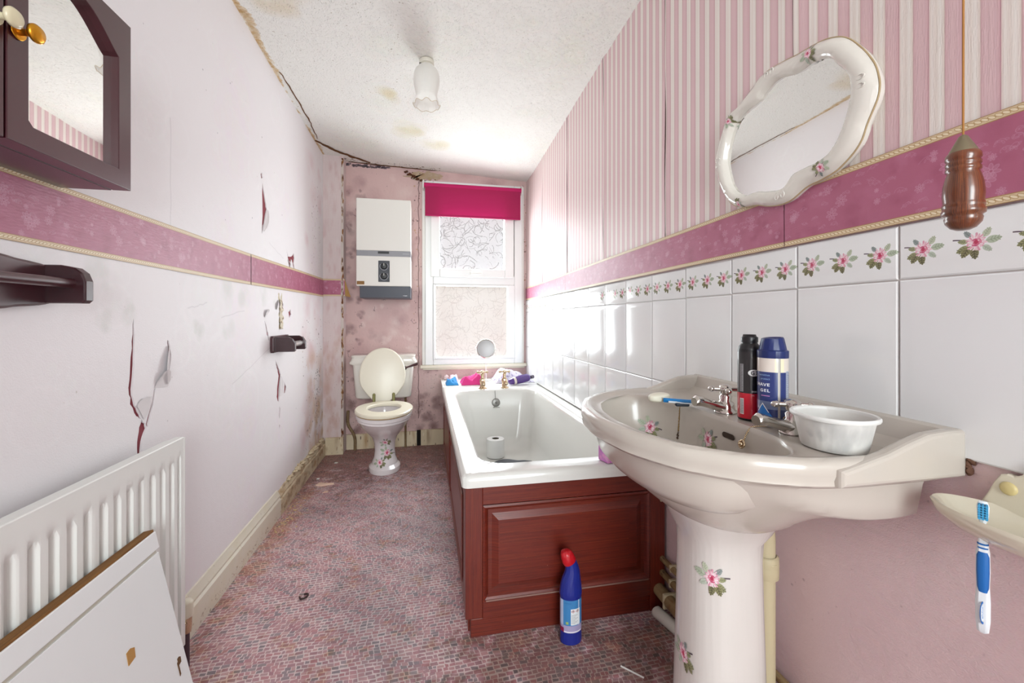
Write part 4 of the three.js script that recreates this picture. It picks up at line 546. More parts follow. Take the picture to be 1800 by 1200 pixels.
// small things on the basin
const canTex = (draw) => canvas(1024, 1024, draw);
{ const t = thing('shaving_gel_can', 'black and red shaving gel can on the basin between the taps', 'can', [.668, .786, -.765]), c = [.668, .7865, -.765];
  // u = 0 faces +z (towards the viewer side); the print is turned to the lens
  const tx = canTex((x, w, h) => { x.fillStyle = '#1d1a1c'; x.fillRect(0, 0, w, h); x.fillStyle = '#c3122b'; x.fillRect(0, h * .62, w, h * .38); const q = .855 * w;
    x.fillStyle = '#f0eeee'; x.beginPath(); x.ellipse(q + 92, h * .31, 80, 52, 0, 0, 7); x.fill(); x.fillStyle = '#1d1a1c'; x.font = 'bold 84px sans-serif'; x.fillText('G', q + 44, h * .34); x.fillText('I', q + 116, h * .34);
    x.fillStyle = '#f0eeee'; x.font = 'bold 34px sans-serif'; x.fillText('SHAVE', q + 60, h * .60); x.font = '24px sans-serif'; x.fillText('GEL', q + 60, h * .655);
    x.fillStyle = '#8b898c'; x.fillRect(q - 112, h * .18, 60, h * .42); x.fillStyle = '#333'; for (let k = 0; k < 22; k++) x.fillRect(q - 108, h * .19 + k * 19, 46 - (k * 7) % 18, 5); x.fillStyle = '#dcd6d6'; x.fillRect(q - 112, h * .70, 66, h * .24); x.fillStyle = '#4a4a4a'; for (let k = 0; k < 12; k++) x.fillRect(q - 106, h * .72 + k * 18, 54, 7); });
  part(t, 'can', uvBy(lathe([[0, 0], [.0213, 0], [.0225, .003], [.0225, .142], [.0217, .148]], c, 48), () => [0, 0]), M.black);
  const body = new THREE.CylinderGeometry(.02262, .02262, .138, 48, 1, true); body.rotateY(Math.PI * .0); body.translate(c[0], c[1] + .073, c[2]); part(t, 'label', body, phys({ map: tx, roughness: .3, clearcoat: .4 }), 'black and red printed sleeve');
  part(t, 'shoulder', lathe([[.0217, .147], [.0205, .153], [.016, .158], [.0145, .161], [.016, .162], [.016, .172], [.013, .174], [.012, .178], [0, .178]], c, 40), std({ color: 0x19171a, roughness: .35 }));
}
{ const t = thing('shaving_foam_can', 'blue and white shaving gel can beside the black and red can', 'can', [.676, .786, -.713]), c = [.676, .7865, -.713];
  const tx = canTex((x, w, h) => { x.fillStyle = '#1f3273'; x.fillRect(0, 0, w, h); x.fillStyle = '#e9dcd2'; x.fillRect(0, 0, w, h * .22); x.fillStyle = '#f3e9c9'; x.fillRect(w * .9, 0, w * .1, h * .22); const q = .86 * w;
    x.fillStyle = '#eef0f4'; x.font = 'bold 66px sans-serif'; x.textAlign = 'right'; x.fillText('SHAVE', q - 6, h * .44); x.fillText('GEL', q - 6, h * .53); x.font = '34px sans-serif'; x.fillStyle = '#9cc3e8'; x.fillText('sensitive', q - 8, h * .28); x.fillText('protect', q - 8, h * .34); x.fillStyle = '#b77ab5'; x.fillRect(q - 110, h * .58, 100, 14);
    x.fillStyle = '#6f7ea6'; x.fillRect(0, h * .67, w, h * .12); x.fillStyle = '#2c7ccf'; x.beginPath(); x.moveTo(q - 250, h); x.lineTo(q - 90, h * .70); x.lineTo(q + 60, h * .98); x.lineTo(q + 60, h); x.fill(); x.strokeStyle = '#fff'; x.lineWidth = 10; x.beginPath(); x.moveTo(q - 160, h * .84); x.lineTo(q - 90, h * .71); x.lineTo(q - 20, h * .84); x.stroke();
    x.fillStyle = '#c3bdb8'; x.fillRect(q + 72, 0, 26, h); x.fillStyle = '#8a8584'; x.fillRect(q + 96, 0, 5, h); x.fillStyle = '#b9c0cc'; x.fillRect(w * .03, h * .2, 60, h * .75); x.fillStyle = '#35427a'; for (let k = 0; k < 34; k++) x.fillRect(w * .035, h * .22 + k * 21, 48 - (k * 11) % 20, 7); });
  part(t, 'base_rim', lathe([[0, 0], [.026, 0], [.0272, .002], [.0272, .008], [.0264, .009]], c, 48), M.steel);
  const body = new THREE.CylinderGeometry(.027, .027, .127, 48, 1, true); body.translate(c[0], c[1] + .0715, c[2]); part(t, 'label', body, phys({ map: tx, roughness: .28, clearcoat: .5 }), 'blue and cream printed sleeve');
  part(t, 'cap', loft([[.0272, .134, 0], [.0275, .136, 0], [.0275, .148, 0], [.0242, .150, 0], [.023, .156, 0], [.0195, .172, 0], [.018, .1735, .0015], [.014, .173, -.001], [.004, .169, -.003]].map(([r, y, s]) => Array.from({ length: 40 }, (_, j) => { const a = j / 40 * 6.283; return [c[0] + r * Math.cos(a), c[1] + y + s * Math.cos(a), c[2] + r * Math.sin(a)]; })), { capB: true }), std({ color: 0x1b2a66, roughness: .35 }), 'dark blue plastic cap');
}
{ const t = thing('plastic_tub', 'translucent white plastic tub with grey residue on the basin', 'tub', [.655, .7865, -.568]), c = [.655, .787, -.568];
  const smear = canvas(512, 256, (x, w, h) => { const R = rngOf(27); x.fillStyle = '#f8f6f2'; x.fillRect(0, 0, w, h); for (let k = 0; k < 40; k++) blot(x, R() * w, h * (.35 + .6 * R()), 10 + R() * 26, [200, 199, 198, .22], R, 6); });
  const pl = phys({ color: 0xffffff, map: smear, roughness: .6, transmission: .3, thickness: 0, side: THREE.DoubleSide });
  const sect = (r, y, p = 2.15) => superell(c[0], c[2], r * 1.0, r * 1.08, p, 64).map(([x, z]) => [x, c[1] + y, z]);
  part(t, 'wall', loft([sect(.038, 0), sect(.041, .001), sect(.0425, .004), sect(.0515, .052), sect(.0505, .052), sect(.0405, .004)], { crease: .6 }), pl); part(t, 'bottom', loft([sect(.038, .0005), sect(.02, .001)], { capB: true }), pl);
  part(t, 'rim', loft([sect(.0505, .05), sect(.0555, .05), sect(.0565, .052), sect(.0565, .055), sect(.055, .057), sect(.0515, .056), sect(.0505, .052)], { crease: .8 }), phys({ color: 0xfaf9f6, roughness: .4, transmission: .2, thickness: 0, side: THREE.DoubleSide }));
  part(t, 'residue', loft([sect(.0395, .002), sect(.0405, .006), sect(.0425, .014), sect(.036, .012), sect(.02, .011)], { capA: true, capB: true }), std({ map: canvas(128, 128, (x, w, h) => { const R = rngOf(22); x.fillStyle = '#8f8f93'; x.fillRect(0, 0, w, h); specks(x, 90, [0, 0, w, h], [2, 14], ['rgba(120,112,100,.6)', 'rgba(170,176,190,.6)'], R); }), roughness: .8 }), 'grey dried residue');
}
{ const t = thing('bar_of_soap', 'worn white bar of soap on the basin edge', 'soap', [.588, .786, -.985]); const g = ball(0, 0, 0, .034, .012, .019, 28); const p = g.attributes.position; for (let i = 0; i < p.count; i++) { p.setY(i, Math.sign(p.getY(i)) * .011 * Math.abs(p.getY(i) / .011) ** .6); } g.computeVertexNormals(); g.rotateY(.35); g.translate(.578, .798, -.965); part(t, 'bar', g, std({ color: 0xeee9d6, roughness: .4 })); }
{ const t = thing('razor', 'blue plastic stick with a dark head lying across the basin deck', 'razor', [.655, .787, -.92]);
  const a = [.572, .797, -.935], b = [.668, .8005, -.845]; const dir = new THREE.Vector3(b[0] - a[0], b[1] - a[1], b[2] - a[2]);
  part(t, 'handle', loft(Array.from({ length: 9 }, (_, k) => { const q = k / 8, w2 = [.002, .0055, .0075, .008, .0078, .0075, .007, .006, .003][k], h2 = .0055; const P = new THREE.Vector3(...a).addScaledVector(dir, q), n = new THREE.Vector3(-dir.z, 0, dir.x).normalize(); return Array.from({ length: 12 }, (_, j) => { const an = j / 12 * 6.283; return [P.x + n.x * w2 * Math.cos(an), P.y + h2 * Math.sin(an), P.z + n.z * w2 * Math.cos(an)]; }); }), { capA: true, capB: true }), std({ color: 0x1d7fc4, roughness: .3 }), 'bright blue handle');
  part(t, 'side_strip', loft([0, 1].map(k => Array.from({ length: 9 }, (_, j) => { const P = new THREE.Vector3(...a).addScaledVector(dir, .1 + .09 * j), n = new THREE.Vector3(dir.z, 0, -dir.x).normalize(); return [P.x - n.x * .0074, P.y + (k ? .0002 : -.0042), P.z - n.z * .0074]; })), { closed: false }), std({ color: 0xdfe8ee, roughness: .4, side: THREE.DoubleSide }), 'white edge strip');
  part(t, 'head', (() => { const g = box(-.016, .016, -.004, .004, -.006, .006, .003); g.rotateY(-.3); g.translate(.603, .7905, -.905); return g; })(), std({ color: 0x1f2a38, roughness: .4 }), 'dark head');
}
// ------------------------------------------------------------------ pipes at the foot of the right wall
for (const [y, x, r, col, nm, lb] of [[.176, .79, .0095, 0xb5a58c, 'water_pipe', 'upper of the two thin painted pipes low on the right wall'], [.128, .79, .011, 0xa8977c, 'water_pipe', 'lower of the two thin painted pipes low on the right wall'], [.072, .778, .021, 0xb9ab92, 'drain_pipe', 'thick cream drain pipe low on the right wall']]) {
  const t = thing(nm, lb, 'pipe', [x, y, -.95]); part(t, 'pipe', uvBox(rod([x, y, -1.30], [x, y, -.55], r), 3), std({ color: col, map: skirtDirty, roughness: .6 })); part(t, 'clip', box(x - r, XR, y - r * 1.15, y + r * 1.15, -1.245, -1.235, .002), M.pipe); part(t, 'clip', box(x - r, XR, y - r * 1.15, y + r * 1.15, -.7, -.69, .002), M.pipe);
}
{ const t = thing('pipe_offcut', 'short white plastic pipe end lying on the floor by the bath panel', 'pipe', [.765, 0, -1.24]); part(t, 'tube', [rod([.752, .019, -1.27], [.79, .019, -1.12], .019), ball(.752, .019, -1.27, .0188, .0188, .004)], std({ color: 0xe2ddd2, roughness: .45 })); }
// ------------------------------------------------------------------ bleach bottle
{ const t = thing('bleach_bottle', 'blue bleach bottle with red cap standing before the bath panel', 'bottle', [.438, 0, -1.235]), c = [.438, -1.235];
  const el = (x, z, rx, rz, y, ty = 0) => Array.from({ length: 48 }, (_, j) => { const a = j / 48 * 6.283; return [x + rx * Math.cos(a), y + ty * Math.cos(a), z + rz * Math.sin(a)]; });
  const P = std({ color: 0x1d2a86, roughness: .32 });
  const body = [[0, .030, .022, .0], [0, .0335, .0255, .003], [0, .0345, .026, .012], [0, .0335, .0252, .04], [0, .0335, .0252, .15], [0, .035, .0262, .158], [0, .0352, .0265, .168], [0, .0342, .0255, .175], [.0005, .033, .0245, .19], [.002, .029, .022, .21], [.0045, .024, .0195, .23], [.0035, .020, .0175, .245], [.0, .0175, .016, .258], [-.004, .016, .0155, .266]];
  for (const q of body) q[3] *= .93;
  part(t, 'body', loft(body.map(([dx, rx, rz, y], i) => el(c[0] + dx, c[1], rx, rz, y, i > 9 ? .0025 * (i - 9) : 0)), { capA: true, capB: true }), P);
  part(t, 'cap', [loft([[-.003, .0185, .243, .009], [-.006, .0195, .249, .010], [-.0125, .0185, .264, .009], [-.016, .0165, .273, .006], [-.019, .012, .279, .003], [-.0195, .006, .281, .001]].map(([dx, r, y, ty]) => el(c[0] + dx, c[1], r, r, y, ty)), { capA: true, capB: true })], phys({ color: 0xc4101f, roughness: .3, clearcoat: .4 }), 'angled red cap');
  const tx = canvas(1024, 640, (x, w, h) => { x.fillStyle = '#3f83bd'; x.fillRect(0, 0, w, h); x.fillStyle = '#b9c7e4'; x.fillRect(0, 0, w * .28, h * .8); x.fillRect(w * .52, 0, w * .02, h * .8); x.fillStyle = '#2f6fa8'; for (let k = 0; k < 5; k++) { x.save(); x.translate(w * (.31 + k * .022), h * .09); x.rotate(.5); x.fillRect(-4, -16, 9, 30); x.restore(); }
    x.fillStyle = '#e9edf0'; x.fillRect(w * .40, h * .26, w * .15, h * .5); x.strokeStyle = '#c03038'; x.lineWidth = 6; for (const q of [.435, .505]) { x.save(); x.translate(w * q, h * .335); x.rotate(.785); x.strokeRect(-19, -19, 38, 38); x.restore(); x.fillStyle = '#222'; x.fillRect(w * q - 6, h * .31, 12, 24); } x.fillStyle = '#888'; for (let k = 0; k < 9; k++) x.fillRect(w * .41, h * (.44 + k * .034), w * (.10 - (k % 3) * .02), 6);
    x.fillStyle = '#9fb86a'; x.fillRect(w * .325, h * .66, w * .04, h * .08); x.fillStyle = '#a99fc4'; x.fillRect(0, h * .78, w, h * .22); x.fillStyle = '#8d1b46'; x.fillRect(0, h * .86, w * .29, h * .14); x.fillStyle = '#e9e3ee'; x.fillRect(w * .29, h * .955, w * .3, h * .045); });
  const lab = loft(Array.from({ length: 9 }, (_, i) => { const y = lerp(.04, .138, i / 8); return Array.from({ length: 49 }, (_, j) => { const a = (j / 48) * 6.283 + Math.PI; return [c[0] + .0339 * Math.cos(a), y - .004 * Math.sin(a * 2) * 0, c[1] + .0256 * Math.sin(a)]; }); }), { closed: false }); uvBy(lab, (x, y, z) => { let a = Math.atan2((z - c[1]) / .0256, (x - c[0]) / .0339); return [1.19 - (a + Math.PI) / 6.2832, (y - .04) / .098]; });
  part(t, 'label', lab, std({ map: tx, roughness: .4, side: THREE.DoubleSide }), 'blue printed label with white hazard box');
}
// ------------------------------------------------------------------ toilet
{ const t = thing('toilet', 'old china toilet with lid up and floral print on its foot', 'toilet', [-.27, 0, -2.95]), Nn = 64, tilt = .06;
  const rot = ([x, y, z]) => { const dx = x + .27, dz = z + 2.85, c = Math.cos(tilt), s = Math.sin(tilt); return [-.27 + dx * c + dz * s, y, -2.85 - dx * s + dz * c]; };
  // pan: stacked contours from the foot to the rim; egg shaped, front towards the lens
  const egg = (cz, hx, hf, hb, y) => Array.from({ length: Nn }, (_, k) => { const a = k / Nn * 6.283, c = Math.cos(a), s = Math.sin(a); return rot([-.27 + hx * c, y, cz + (s > 0 ? hf : hb) * s]); });
  const pan = [egg(-2.88, .098, .125, .13, 0), egg(-2.88, .101, .128, .133, .012), egg(-2.88, .099, .126, .13, .03), egg(-2.885, .082, .10, .12, .045), egg(-2.885, .079, .095, .115, .06), egg(-2.89, .068, .075, .1, .085), egg(-2.89, .064, .068, .095, .13), egg(-2.885, .067, .075, .1, .18), egg(-2.87, .082, .105, .12, .225), egg(-2.84, .115, .165, .15, .275), egg(-2.81, .143, .212, .18, .32), egg(-2.80, .156, .238, .2, .352), egg(-2.80, .158, .242, .2, .356), egg(-2.80, .166, .252, .2, .362), egg(-2.80, .166, .252, .2, .374), egg(-2.80, .173, .262, .205, .38), egg(-2.80, .174, .263, .205, .398), egg(-2.80, .168, .255, .2, .404), egg(-2.80, .12, .19, .14, .404), egg(-2.80, .115, .185, .135, .395), egg(-2.81, .10, .15, .12, .34), egg(-2.83, .06, .09, .08, .26), egg(-2.84, .03, .04, .04, .23)];
  const pm = part(t, 'pan', loft(pan, { capB: true, crease: .6 }), phys({ color: 0xe6dfdf, roughness: .14, clearcoat: .4, clearcoatRoughness: .06 }));
  const seat = [egg(-2.795, .173, .262, .2, .406), egg(-2.795, .178, .268, .205, .410), egg(-2.795, .178, .268, .205, .421), egg(-2.795, .172, .262, .2, .427), egg(-2.80, .108, .152, .12, .427), egg(-2.80, .103, .147, .115, .422), egg(-2.80, .103, .147, .115, .410), egg(-2.80, .108, .152, .12, .406), egg(-2.795, .173, .262, .2, .406)];
  part(t, 'seat', loft(seat, { crease: .6 }), std({ color: 0xe9e2cd, roughness: .3 }), 'cream plastic seat'); part(t, 'seat_buffer_stain', loft([egg(-2.795, .1735, .263, .2, .4035), egg(-2.795, .1745, .264, .2, .4075)], {}), std({ color: 0xb08b4c, roughness: .6 }), 'yellow stained gap under the seat');
  // lid leaning on the cistern
  const lidC = (d, dd) => Array.from({ length: Nn }, (_, k) => { const a = k / Nn * 6.283, c = Math.cos(a), s = Math.sin(a); const yy = s * (s > 0 ? .185 : .2); const wq = s < 0 ? 1 - .42 * Math.max(0, -s - .35) : 1; const L = (.155 - d) * c * wq, H = .60 + yy * (1 - d / .19); return rot([-.29 + L, H, -3.03 - (H - .41) * .17 + dd]); });
  const lidm = part(t, 'lid', loft([lidC(.006, -.012), lidC(0, -.008), lidC(0, .006), lidC(.004, .011), lidC(.012, .0125)], { capA: true, capB: true, crease: .7 }), std({ color: 0xebe5d3, roughness: .3 }), 'raised cream oval lid');
  for (const x of [-.345, -.215]) part(lidm, 'hinge', [rod(rot([x, .40, -2.985]), rot([x, .47, -3.0]), .010), ball(...rot([x, .47, -3.0]), .0105)], std({ color: 0x7d7a4e, metalness: .5, roughness: .45 }), 'tarnished brass hinge');
  decal(pm, pm, [-.262, .20, -2.80], [.12, .1, 1], [.095, .085, .2], .9); decal(pm, pm, [-.25, .125, -2.81], [.12, .1, 1], [.13, .1, .2], -.5); decal(pm, pm, [-.295, .07, -2.80], [-.1, .3, 1], [.11, .09, .2], .3);
  const c = thing('cistern', 'white low-level toilet cistern with lid on the end wall', 'cistern', [-.31, .41, -3.25]);
  const cr = (hx, hz, y, r = .03) => rrect(-.31, -3.268, hx, hz, r, Nn).map(([x, z]) => [x, y, z]);
  part(c, 'tank', loft([cr(.17, .075, .408), cr(.192, .083, .415), cr(.197, .086, .425), cr(.215, .09, .645), cr(.217, .09, .655)], { capA: true, capB: true, crease: .6 }), M.china);
  part(c, 'tank_lid', loft([cr(.225, .088, .655), cr(.238, .0905, .662), cr(.24, .0905, .675), cr(.228, .09, .69), cr(.222, .089, .708), cr(.226, .09, .712), cr(.228, .09, .722), cr(.22, .086, .726)], { capA: true, capB: true, crease: .5 }), M.china);
  const lvb = part(c, 'lever_boss', lathe([[.014, 0], [.014, .012], [.01, .016], [0, .017]], [-.155, .63, -3.178], 20, [0, 0, 1]), M.steel); part(lvb, 'lever', loft([[0, .006], [.03, .0065], [.06, .009], [.085, .011], [.098, .010], [.1, .004]].map(([o, r]) => Array.from({ length: 12 }, (_, j) => { const a = j / 12 * 6.283; return [-.155 + o * .94, .632 + o * .32 + r * Math.sin(a), -3.15 + o * .15 + r * .8 * Math.cos(a)]; })), { capA: true, capB: true }), M.rosewood, 'dark wooden lever handle');
  part(c, 'flush_pipe', tube([[-.31, .41, -3.27], [-.31, .33, -3.26], [-.30, .29, -3.18], [-.29, .29, -3.02]], .019, 40), std({ color: 0x3a2f30, roughness: .6 }), 'dark flush pipe');
}
// ------------------------------------------------------------------ boiler
{ const t = thing('boiler', 'white wall-hung gas boiler with grey strip and dials', 'boiler', [-.297, 1.14, -3.22]), z = -3.08; const W2 = std({ color: 0xe6e3dc, roughness: .35 });
  part(t, 'upper_case', box(-.483, -.112, 1.472, 1.839, -3.358, z, .006), W2); const gst = part(t, 'grey_strip', box(-.481, -.113, 1.433, 1.473, -3.35, z - .002, .001), std({ color: 0x8f8f94, roughness: .4 })); part(gst, 'display', box(-.337, -.262, 1.452, 1.468, z - .003, z, .001), M.black, 'small dark display'); part(gst, 'brand_plate', box(-.168, -.122, 1.452, 1.4555, z - .003, z - .001), std({ color: 0xb9b9be, roughness: .4 }), 'faint pale lettering strip');
  const ldr = part(t, 'lower_door', box(-.483, -.112, 1.222, 1.434, -3.35, z + .002, .006), W2); const bpl = part(t, 'base_panel', box(-.46, -.113, 1.139, 1.224, -3.345, z - .004, .003), std({ color: 0x3b3d49, roughness: .4 }));
  const txt = new THREE.PlaneGeometry(.036, .009); txt.translate(-.152, 1.156, z - .0035); part(bpl, 'lettering', txt, std({ map: canvas(256, 64, (x, w, h) => { x.fillStyle = '#3b3d49'; x.fillRect(0, 0, w, h); x.fillStyle = '#e8e8ec'; x.beginPath(); x.moveTo(6, 34); x.lineTo(96, 24); x.lineTo(96, 44); x.fill(); for (let k = 0; k < 6; k++) { x.beginPath(); x.ellipse(118 + k * 21, 36, 9, 12 + (k % 3) * 3, .3, 0, 7); x.fill(); } }), roughness: .4 }), 'small white lettering');
  const cpn = part(t, 'control_panel', box(-.334, -.257, 1.252, 1.402, z + .001, z + .005, .003), std({ color: 0x33343c, roughness: .4 }));
  for (const y of [1.363, 1.293]) { part(cpn, 'dial', lathe([[0, .014], [.016, .014], [.02, .012], [.022, 0]], [-.2955, y, z + .004], 32, [0, 0, 1]), M.black); const ring = new THREE.TorusGeometry(.028, .0016, 8, 40, 4.4); ring.rotateZ(Math.PI + .5 - 1.1 + .05); ring.translate(-.2955, y, z + .0055); part(cpn, 'dial_scale', ring, std({ color: 0xb0b0b8, roughness: .4 })); part(cpn, 'pointer', box(-.2985, -.2925, y + .002, y + .02, z + .0175, z + .019, .0005), M.steel); }
  part(ldr, 'warning_label', box(-.478, -.428, 1.232, 1.256, z + .0015, z + .003), std({ color: 0xa9854c, roughness: .6, map: skirtDirty }), 'worn brown sticker');
}
// ------------------------------------------------------------------ left wall things
{ const t = thing('mirror_cabinet', 'dark wooden mirrored bathroom cabinet high on the left wall', 'cabinet', [-.68, 1.267, -.76]);
  const y0 = 1.267, y1 = 1.615, f = -.646, zf = -1.03, zn = -.49;
  part(t, 'body', box(XL, f - .0025, y0, y1, zf, zn, .002), M.rosewoodDark);
  const door = (za, zb, knobZ, km, mirrored) => { // outline in (Z, y), arched opening
    const d = new THREE.Group(); d.name = 'door'; t.add(d); const o = [[za, y0 + .001], [zb, y0 + .001], [zb, y1 - .001], [za, y1 - .001]], m = .036, w = zb - za;
    const open = [[za + m + .008, y0 + m], [zb - m, y0 + m]]; open.push([zb - m, y1 - .085]); for (let k = 1; k <= 12; k++) { const a = k / 12; open.push([lerp(zb - m, (za + zb) / 2, a), y1 - .085 + .055 * Math.sin(a * Math.PI / 2) ** 1.2]); } for (let k = 1; k <= 12; k++) { const a = k / 12; open.push([lerp((za + zb) / 2, za + m, a), y1 - .03 - .055 * (1 - Math.cos(a * Math.PI / 2)) ** 1.0]); } open.push([za + m, y0 + m + .008]);
    const fr = extr(o, .034, 'left', .0015, [open.slice().reverse()]); fr.translate(f, 0, 0); fr.translate(-.002, 0, 0); part(d, 'door_frame', fr, M.rosewood);
    const pl = extr(open, .002, 'left'); pl.translate(f + .016, 0, 0); part(d, 'mirror_glass', pl, M.mirror);
    part(d, 'knob', [lathe([[.006, 0], [.005, .012], [.008, .016], [.0135, .02], [.014, .024], [.010, .028], [0, .029]], [f + .034, 1.437, -knobZ], 28, [1, 0, 0]), lathe([[0, .002], [.011, .002], [.012, 0]], [f + .034, 1.437, -knobZ], 24, [1, 0, 0])], km, 'turned knob'); };
  door(.762, 1.03, .778, M.gold); door(.49, .758, .742, std({ color: 0xe2d9b8, roughness: .2 }));
}
{ const t = thing('towel_rail', 'dark wooden towel rail with scalloped back plate on the left wall', 'towel rail', [-.7, 1.03, -.76]);
  const top = (Z) => 1.066 + .047 - .012 * sstep(.9, .965, Z) + .004 * Math.sin((Z - .93) * 55) * sstep(.88, .93, Z), pts = []; for (let k = 0; k <= 40; k++) { const Z = lerp(.5, 1.02, k / 40); pts.push([Z, Math.min(top(Z), 1.066 + .05 * Math.sqrt(Math.max(0, (1.026 - Z) / .02)))]); }
  const lowp = pts.map(([Z, y]) => [Z, 2 * 1.064 - y]).reverse(); const pl = extr([...pts, ...lowp].reverse(), .016, 'left', .005); pl.translate(XL, 0, 0); part(t, 'back_plate', pl, M.rosewood);
  for (const zb of [.985, .53]) { const c = extr([[XL, 1.028], [-.664, 1.028], [-.658, 1.034], [-.658, 1.072], [-.664, 1.088], [-.676, 1.098], [-.70, 1.103], [XL, 1.103]], .022, 'back', .003); c.translate(0, 0, -zb - .011); part(t, 'bracket', c, M.rosewoodDark); }
  part(t, 'rail', rod([-.682, 1.067, -.99], [-.682, 1.067, -.525], .0095), M.rosewood);
}
{ const t = thing('toilet_roll_holder', 'small dark wooden toilet roll holder on the left wall', 'roll holder', [-.70, .83, -2.31]);
  const pl = extr([[2.215, .828], [2.43, .828], [2.438, .838], [2.438, .90], [2.43, .91], [2.215, .91], [2.207, .90], [2.207, .838]].reverse(), .016, 'left', .003); pl.translate(XL, 0, 0); part(t, 'back_plate', pl, M.rosewood);
  for (const z of [2.235, 2.41]) { const c = extr([[XL, .832], [-.638, .832], [-.632, .838], [-.632, .875], [-.645, .895], [-.665, .905], [XL, .905]], .016, 'back', .003); c.translate(0, 0, -z - .008); part(t, 'arm', c, M.rosewoodDark); }
  part(t, 'roller', [rod([-.66, .866, -2.402], [-.66, .866, -2.243], .014)], std({ color: 0xd8d4d2, metalness: .5, roughness: .25 }), 'bare shiny roller');
}
{ const t = thing('radiator', 'white fluted panel radiator on the left wall', 'radiator', [-.68, .1, -.76]), z0 = .2, z1 = 1.305, y0 = .10, y1 = .668, xf = -.652;
  const W = std({ color: 0xf1f2ee, roughness: .35 }); const nzs = 430, ny = 44, rows = [];
  for (let i = 0; i <= ny; i++) { const q = i / ny, y = lerp(y0, y1, q < .12 ? q : q > .88 ? q : q); rows.push(Array.from({ length: nzs + 1 }, (_, j) => { const Z = lerp(z0, z1, j / nzs), ph = ((Z - .8165) / .0392 + 100) % 1, dd = Math.abs(ph > .5 ? ph - 1 : ph), ky = Math.min(sstep(y0 + .035, y0 + .06, y), 1 - sstep(y1 - .062, y1 - .044, y)), kz = Z > z1 - .016 || Z < z0 + .03 ? 0 : 1; return [xf - .013 * (1 - sstep(.19, .29, dd)) * ky * kz, y, -Z]; })); }
  part(t, 'front_panel', loft(rows, { closed: false, crease: 1 }), W);
  part(t, 'shell', [box(xf - .022, xf - .0005, y1 - .004, y1 + .006, -z1, -z0, .003), box(xf - .024, xf - .014, y0, y1, -z1, -z0), box(xf - .022, xf + .0005, y0, y1 + .003, -z1 - .004, -z1 + .002, .001), box(xf - .045, xf - .024, y1 - .012, y1 - .002, -z1, -z0, .002)], W);
  for (const zz of [-1.2, -.42]) part(t, 'wall_bracket', box(XL + .001, xf - .02, .5, .53, zz, zz + .03), W);
  const v = thing('radiator_valve', 'cream radiator valve with pipe at the foot of the radiator', 'valve', [-.685, 0, -1.37]);
  part(v, 'valve_body', [rod([-.675, .13, -1.309], [-.675, .13, -1.36], .009), lathe([[.012, -.03], [.014, -.01], [.014, .015], [.01, .02]], [-.675, .13, -1.36], 20)], M.brass);
  part(v, 'cap', lathe([[.0165, 0], [.0175, .01], [.017, .038], [.013, .045], [0, .046]], [-.675, .145, -1.36], 24), M.cream); part(v, 'pipe', rod([-.675, 0, -1.36], [-.675, .10, -1.36], .0085), std({ color: 0x54404a, roughness: .6 }));
}
{ const t = thing('white_board', 'white laminated board with chipped brown edges leaning on the radiator', 'board', [-.52, 0, -.74]);
  const g = new THREE.Group(); g.name = 'panel'; const a = Math.atan(.112 / .5);
  const put = (geo) => { geo.rotateZ(a); geo.translate(-.518, .005, 0); return geo; };
  const Wb = std({ color: 0xf2f4f4, roughness: .3 }), core = std({ color: 0xa07a4a, roughness: .9, map: skirtDirty });
  part(t, 'panel', put(box(-.016, 0, 0, .456, -1.13, -.3, .0015)), Wb); part(t, 'top_band', put(box(-.018, .006, .466, .506, -1.128, -.3, .002)), Wb); part(t, 'exposed_edge', put(jiggle(box(-.018, .004, .505, .512, -1.127, -.3), .002, 40)), core, 'bare brown chipboard edge'); part(t, 'rebate', put(box(-.016, -.004, .45, .47, -1.128, -.3)), std({ color: 0xc9c2b4, roughness: .9 }), 'groove below the band, coloured grey as its own shadow');  // rebate is coloured grey to paint in the shadow of the groove
  const chip = (z, y, w, h) => put(extr([[-w, -h], [w * .7, -h * .8], [w, h * .6], [w * .2, h], [-w * .8, h * .9]].map(([p, q]) => [p - z, q + y]), .0012, 'left')); part(t, 'chip', chip(-.985, .318, .012, .013), std({ color: 0xb98a4c, roughness: .8 }), 'torn brown chip in the surface'); part(t, 'screw_hole', [chip(-1.105, .205, .006, .008), chip(-1.098, .19, .002, .016)], std({ color: 0x6a4a2c, roughness: .8 }));
}
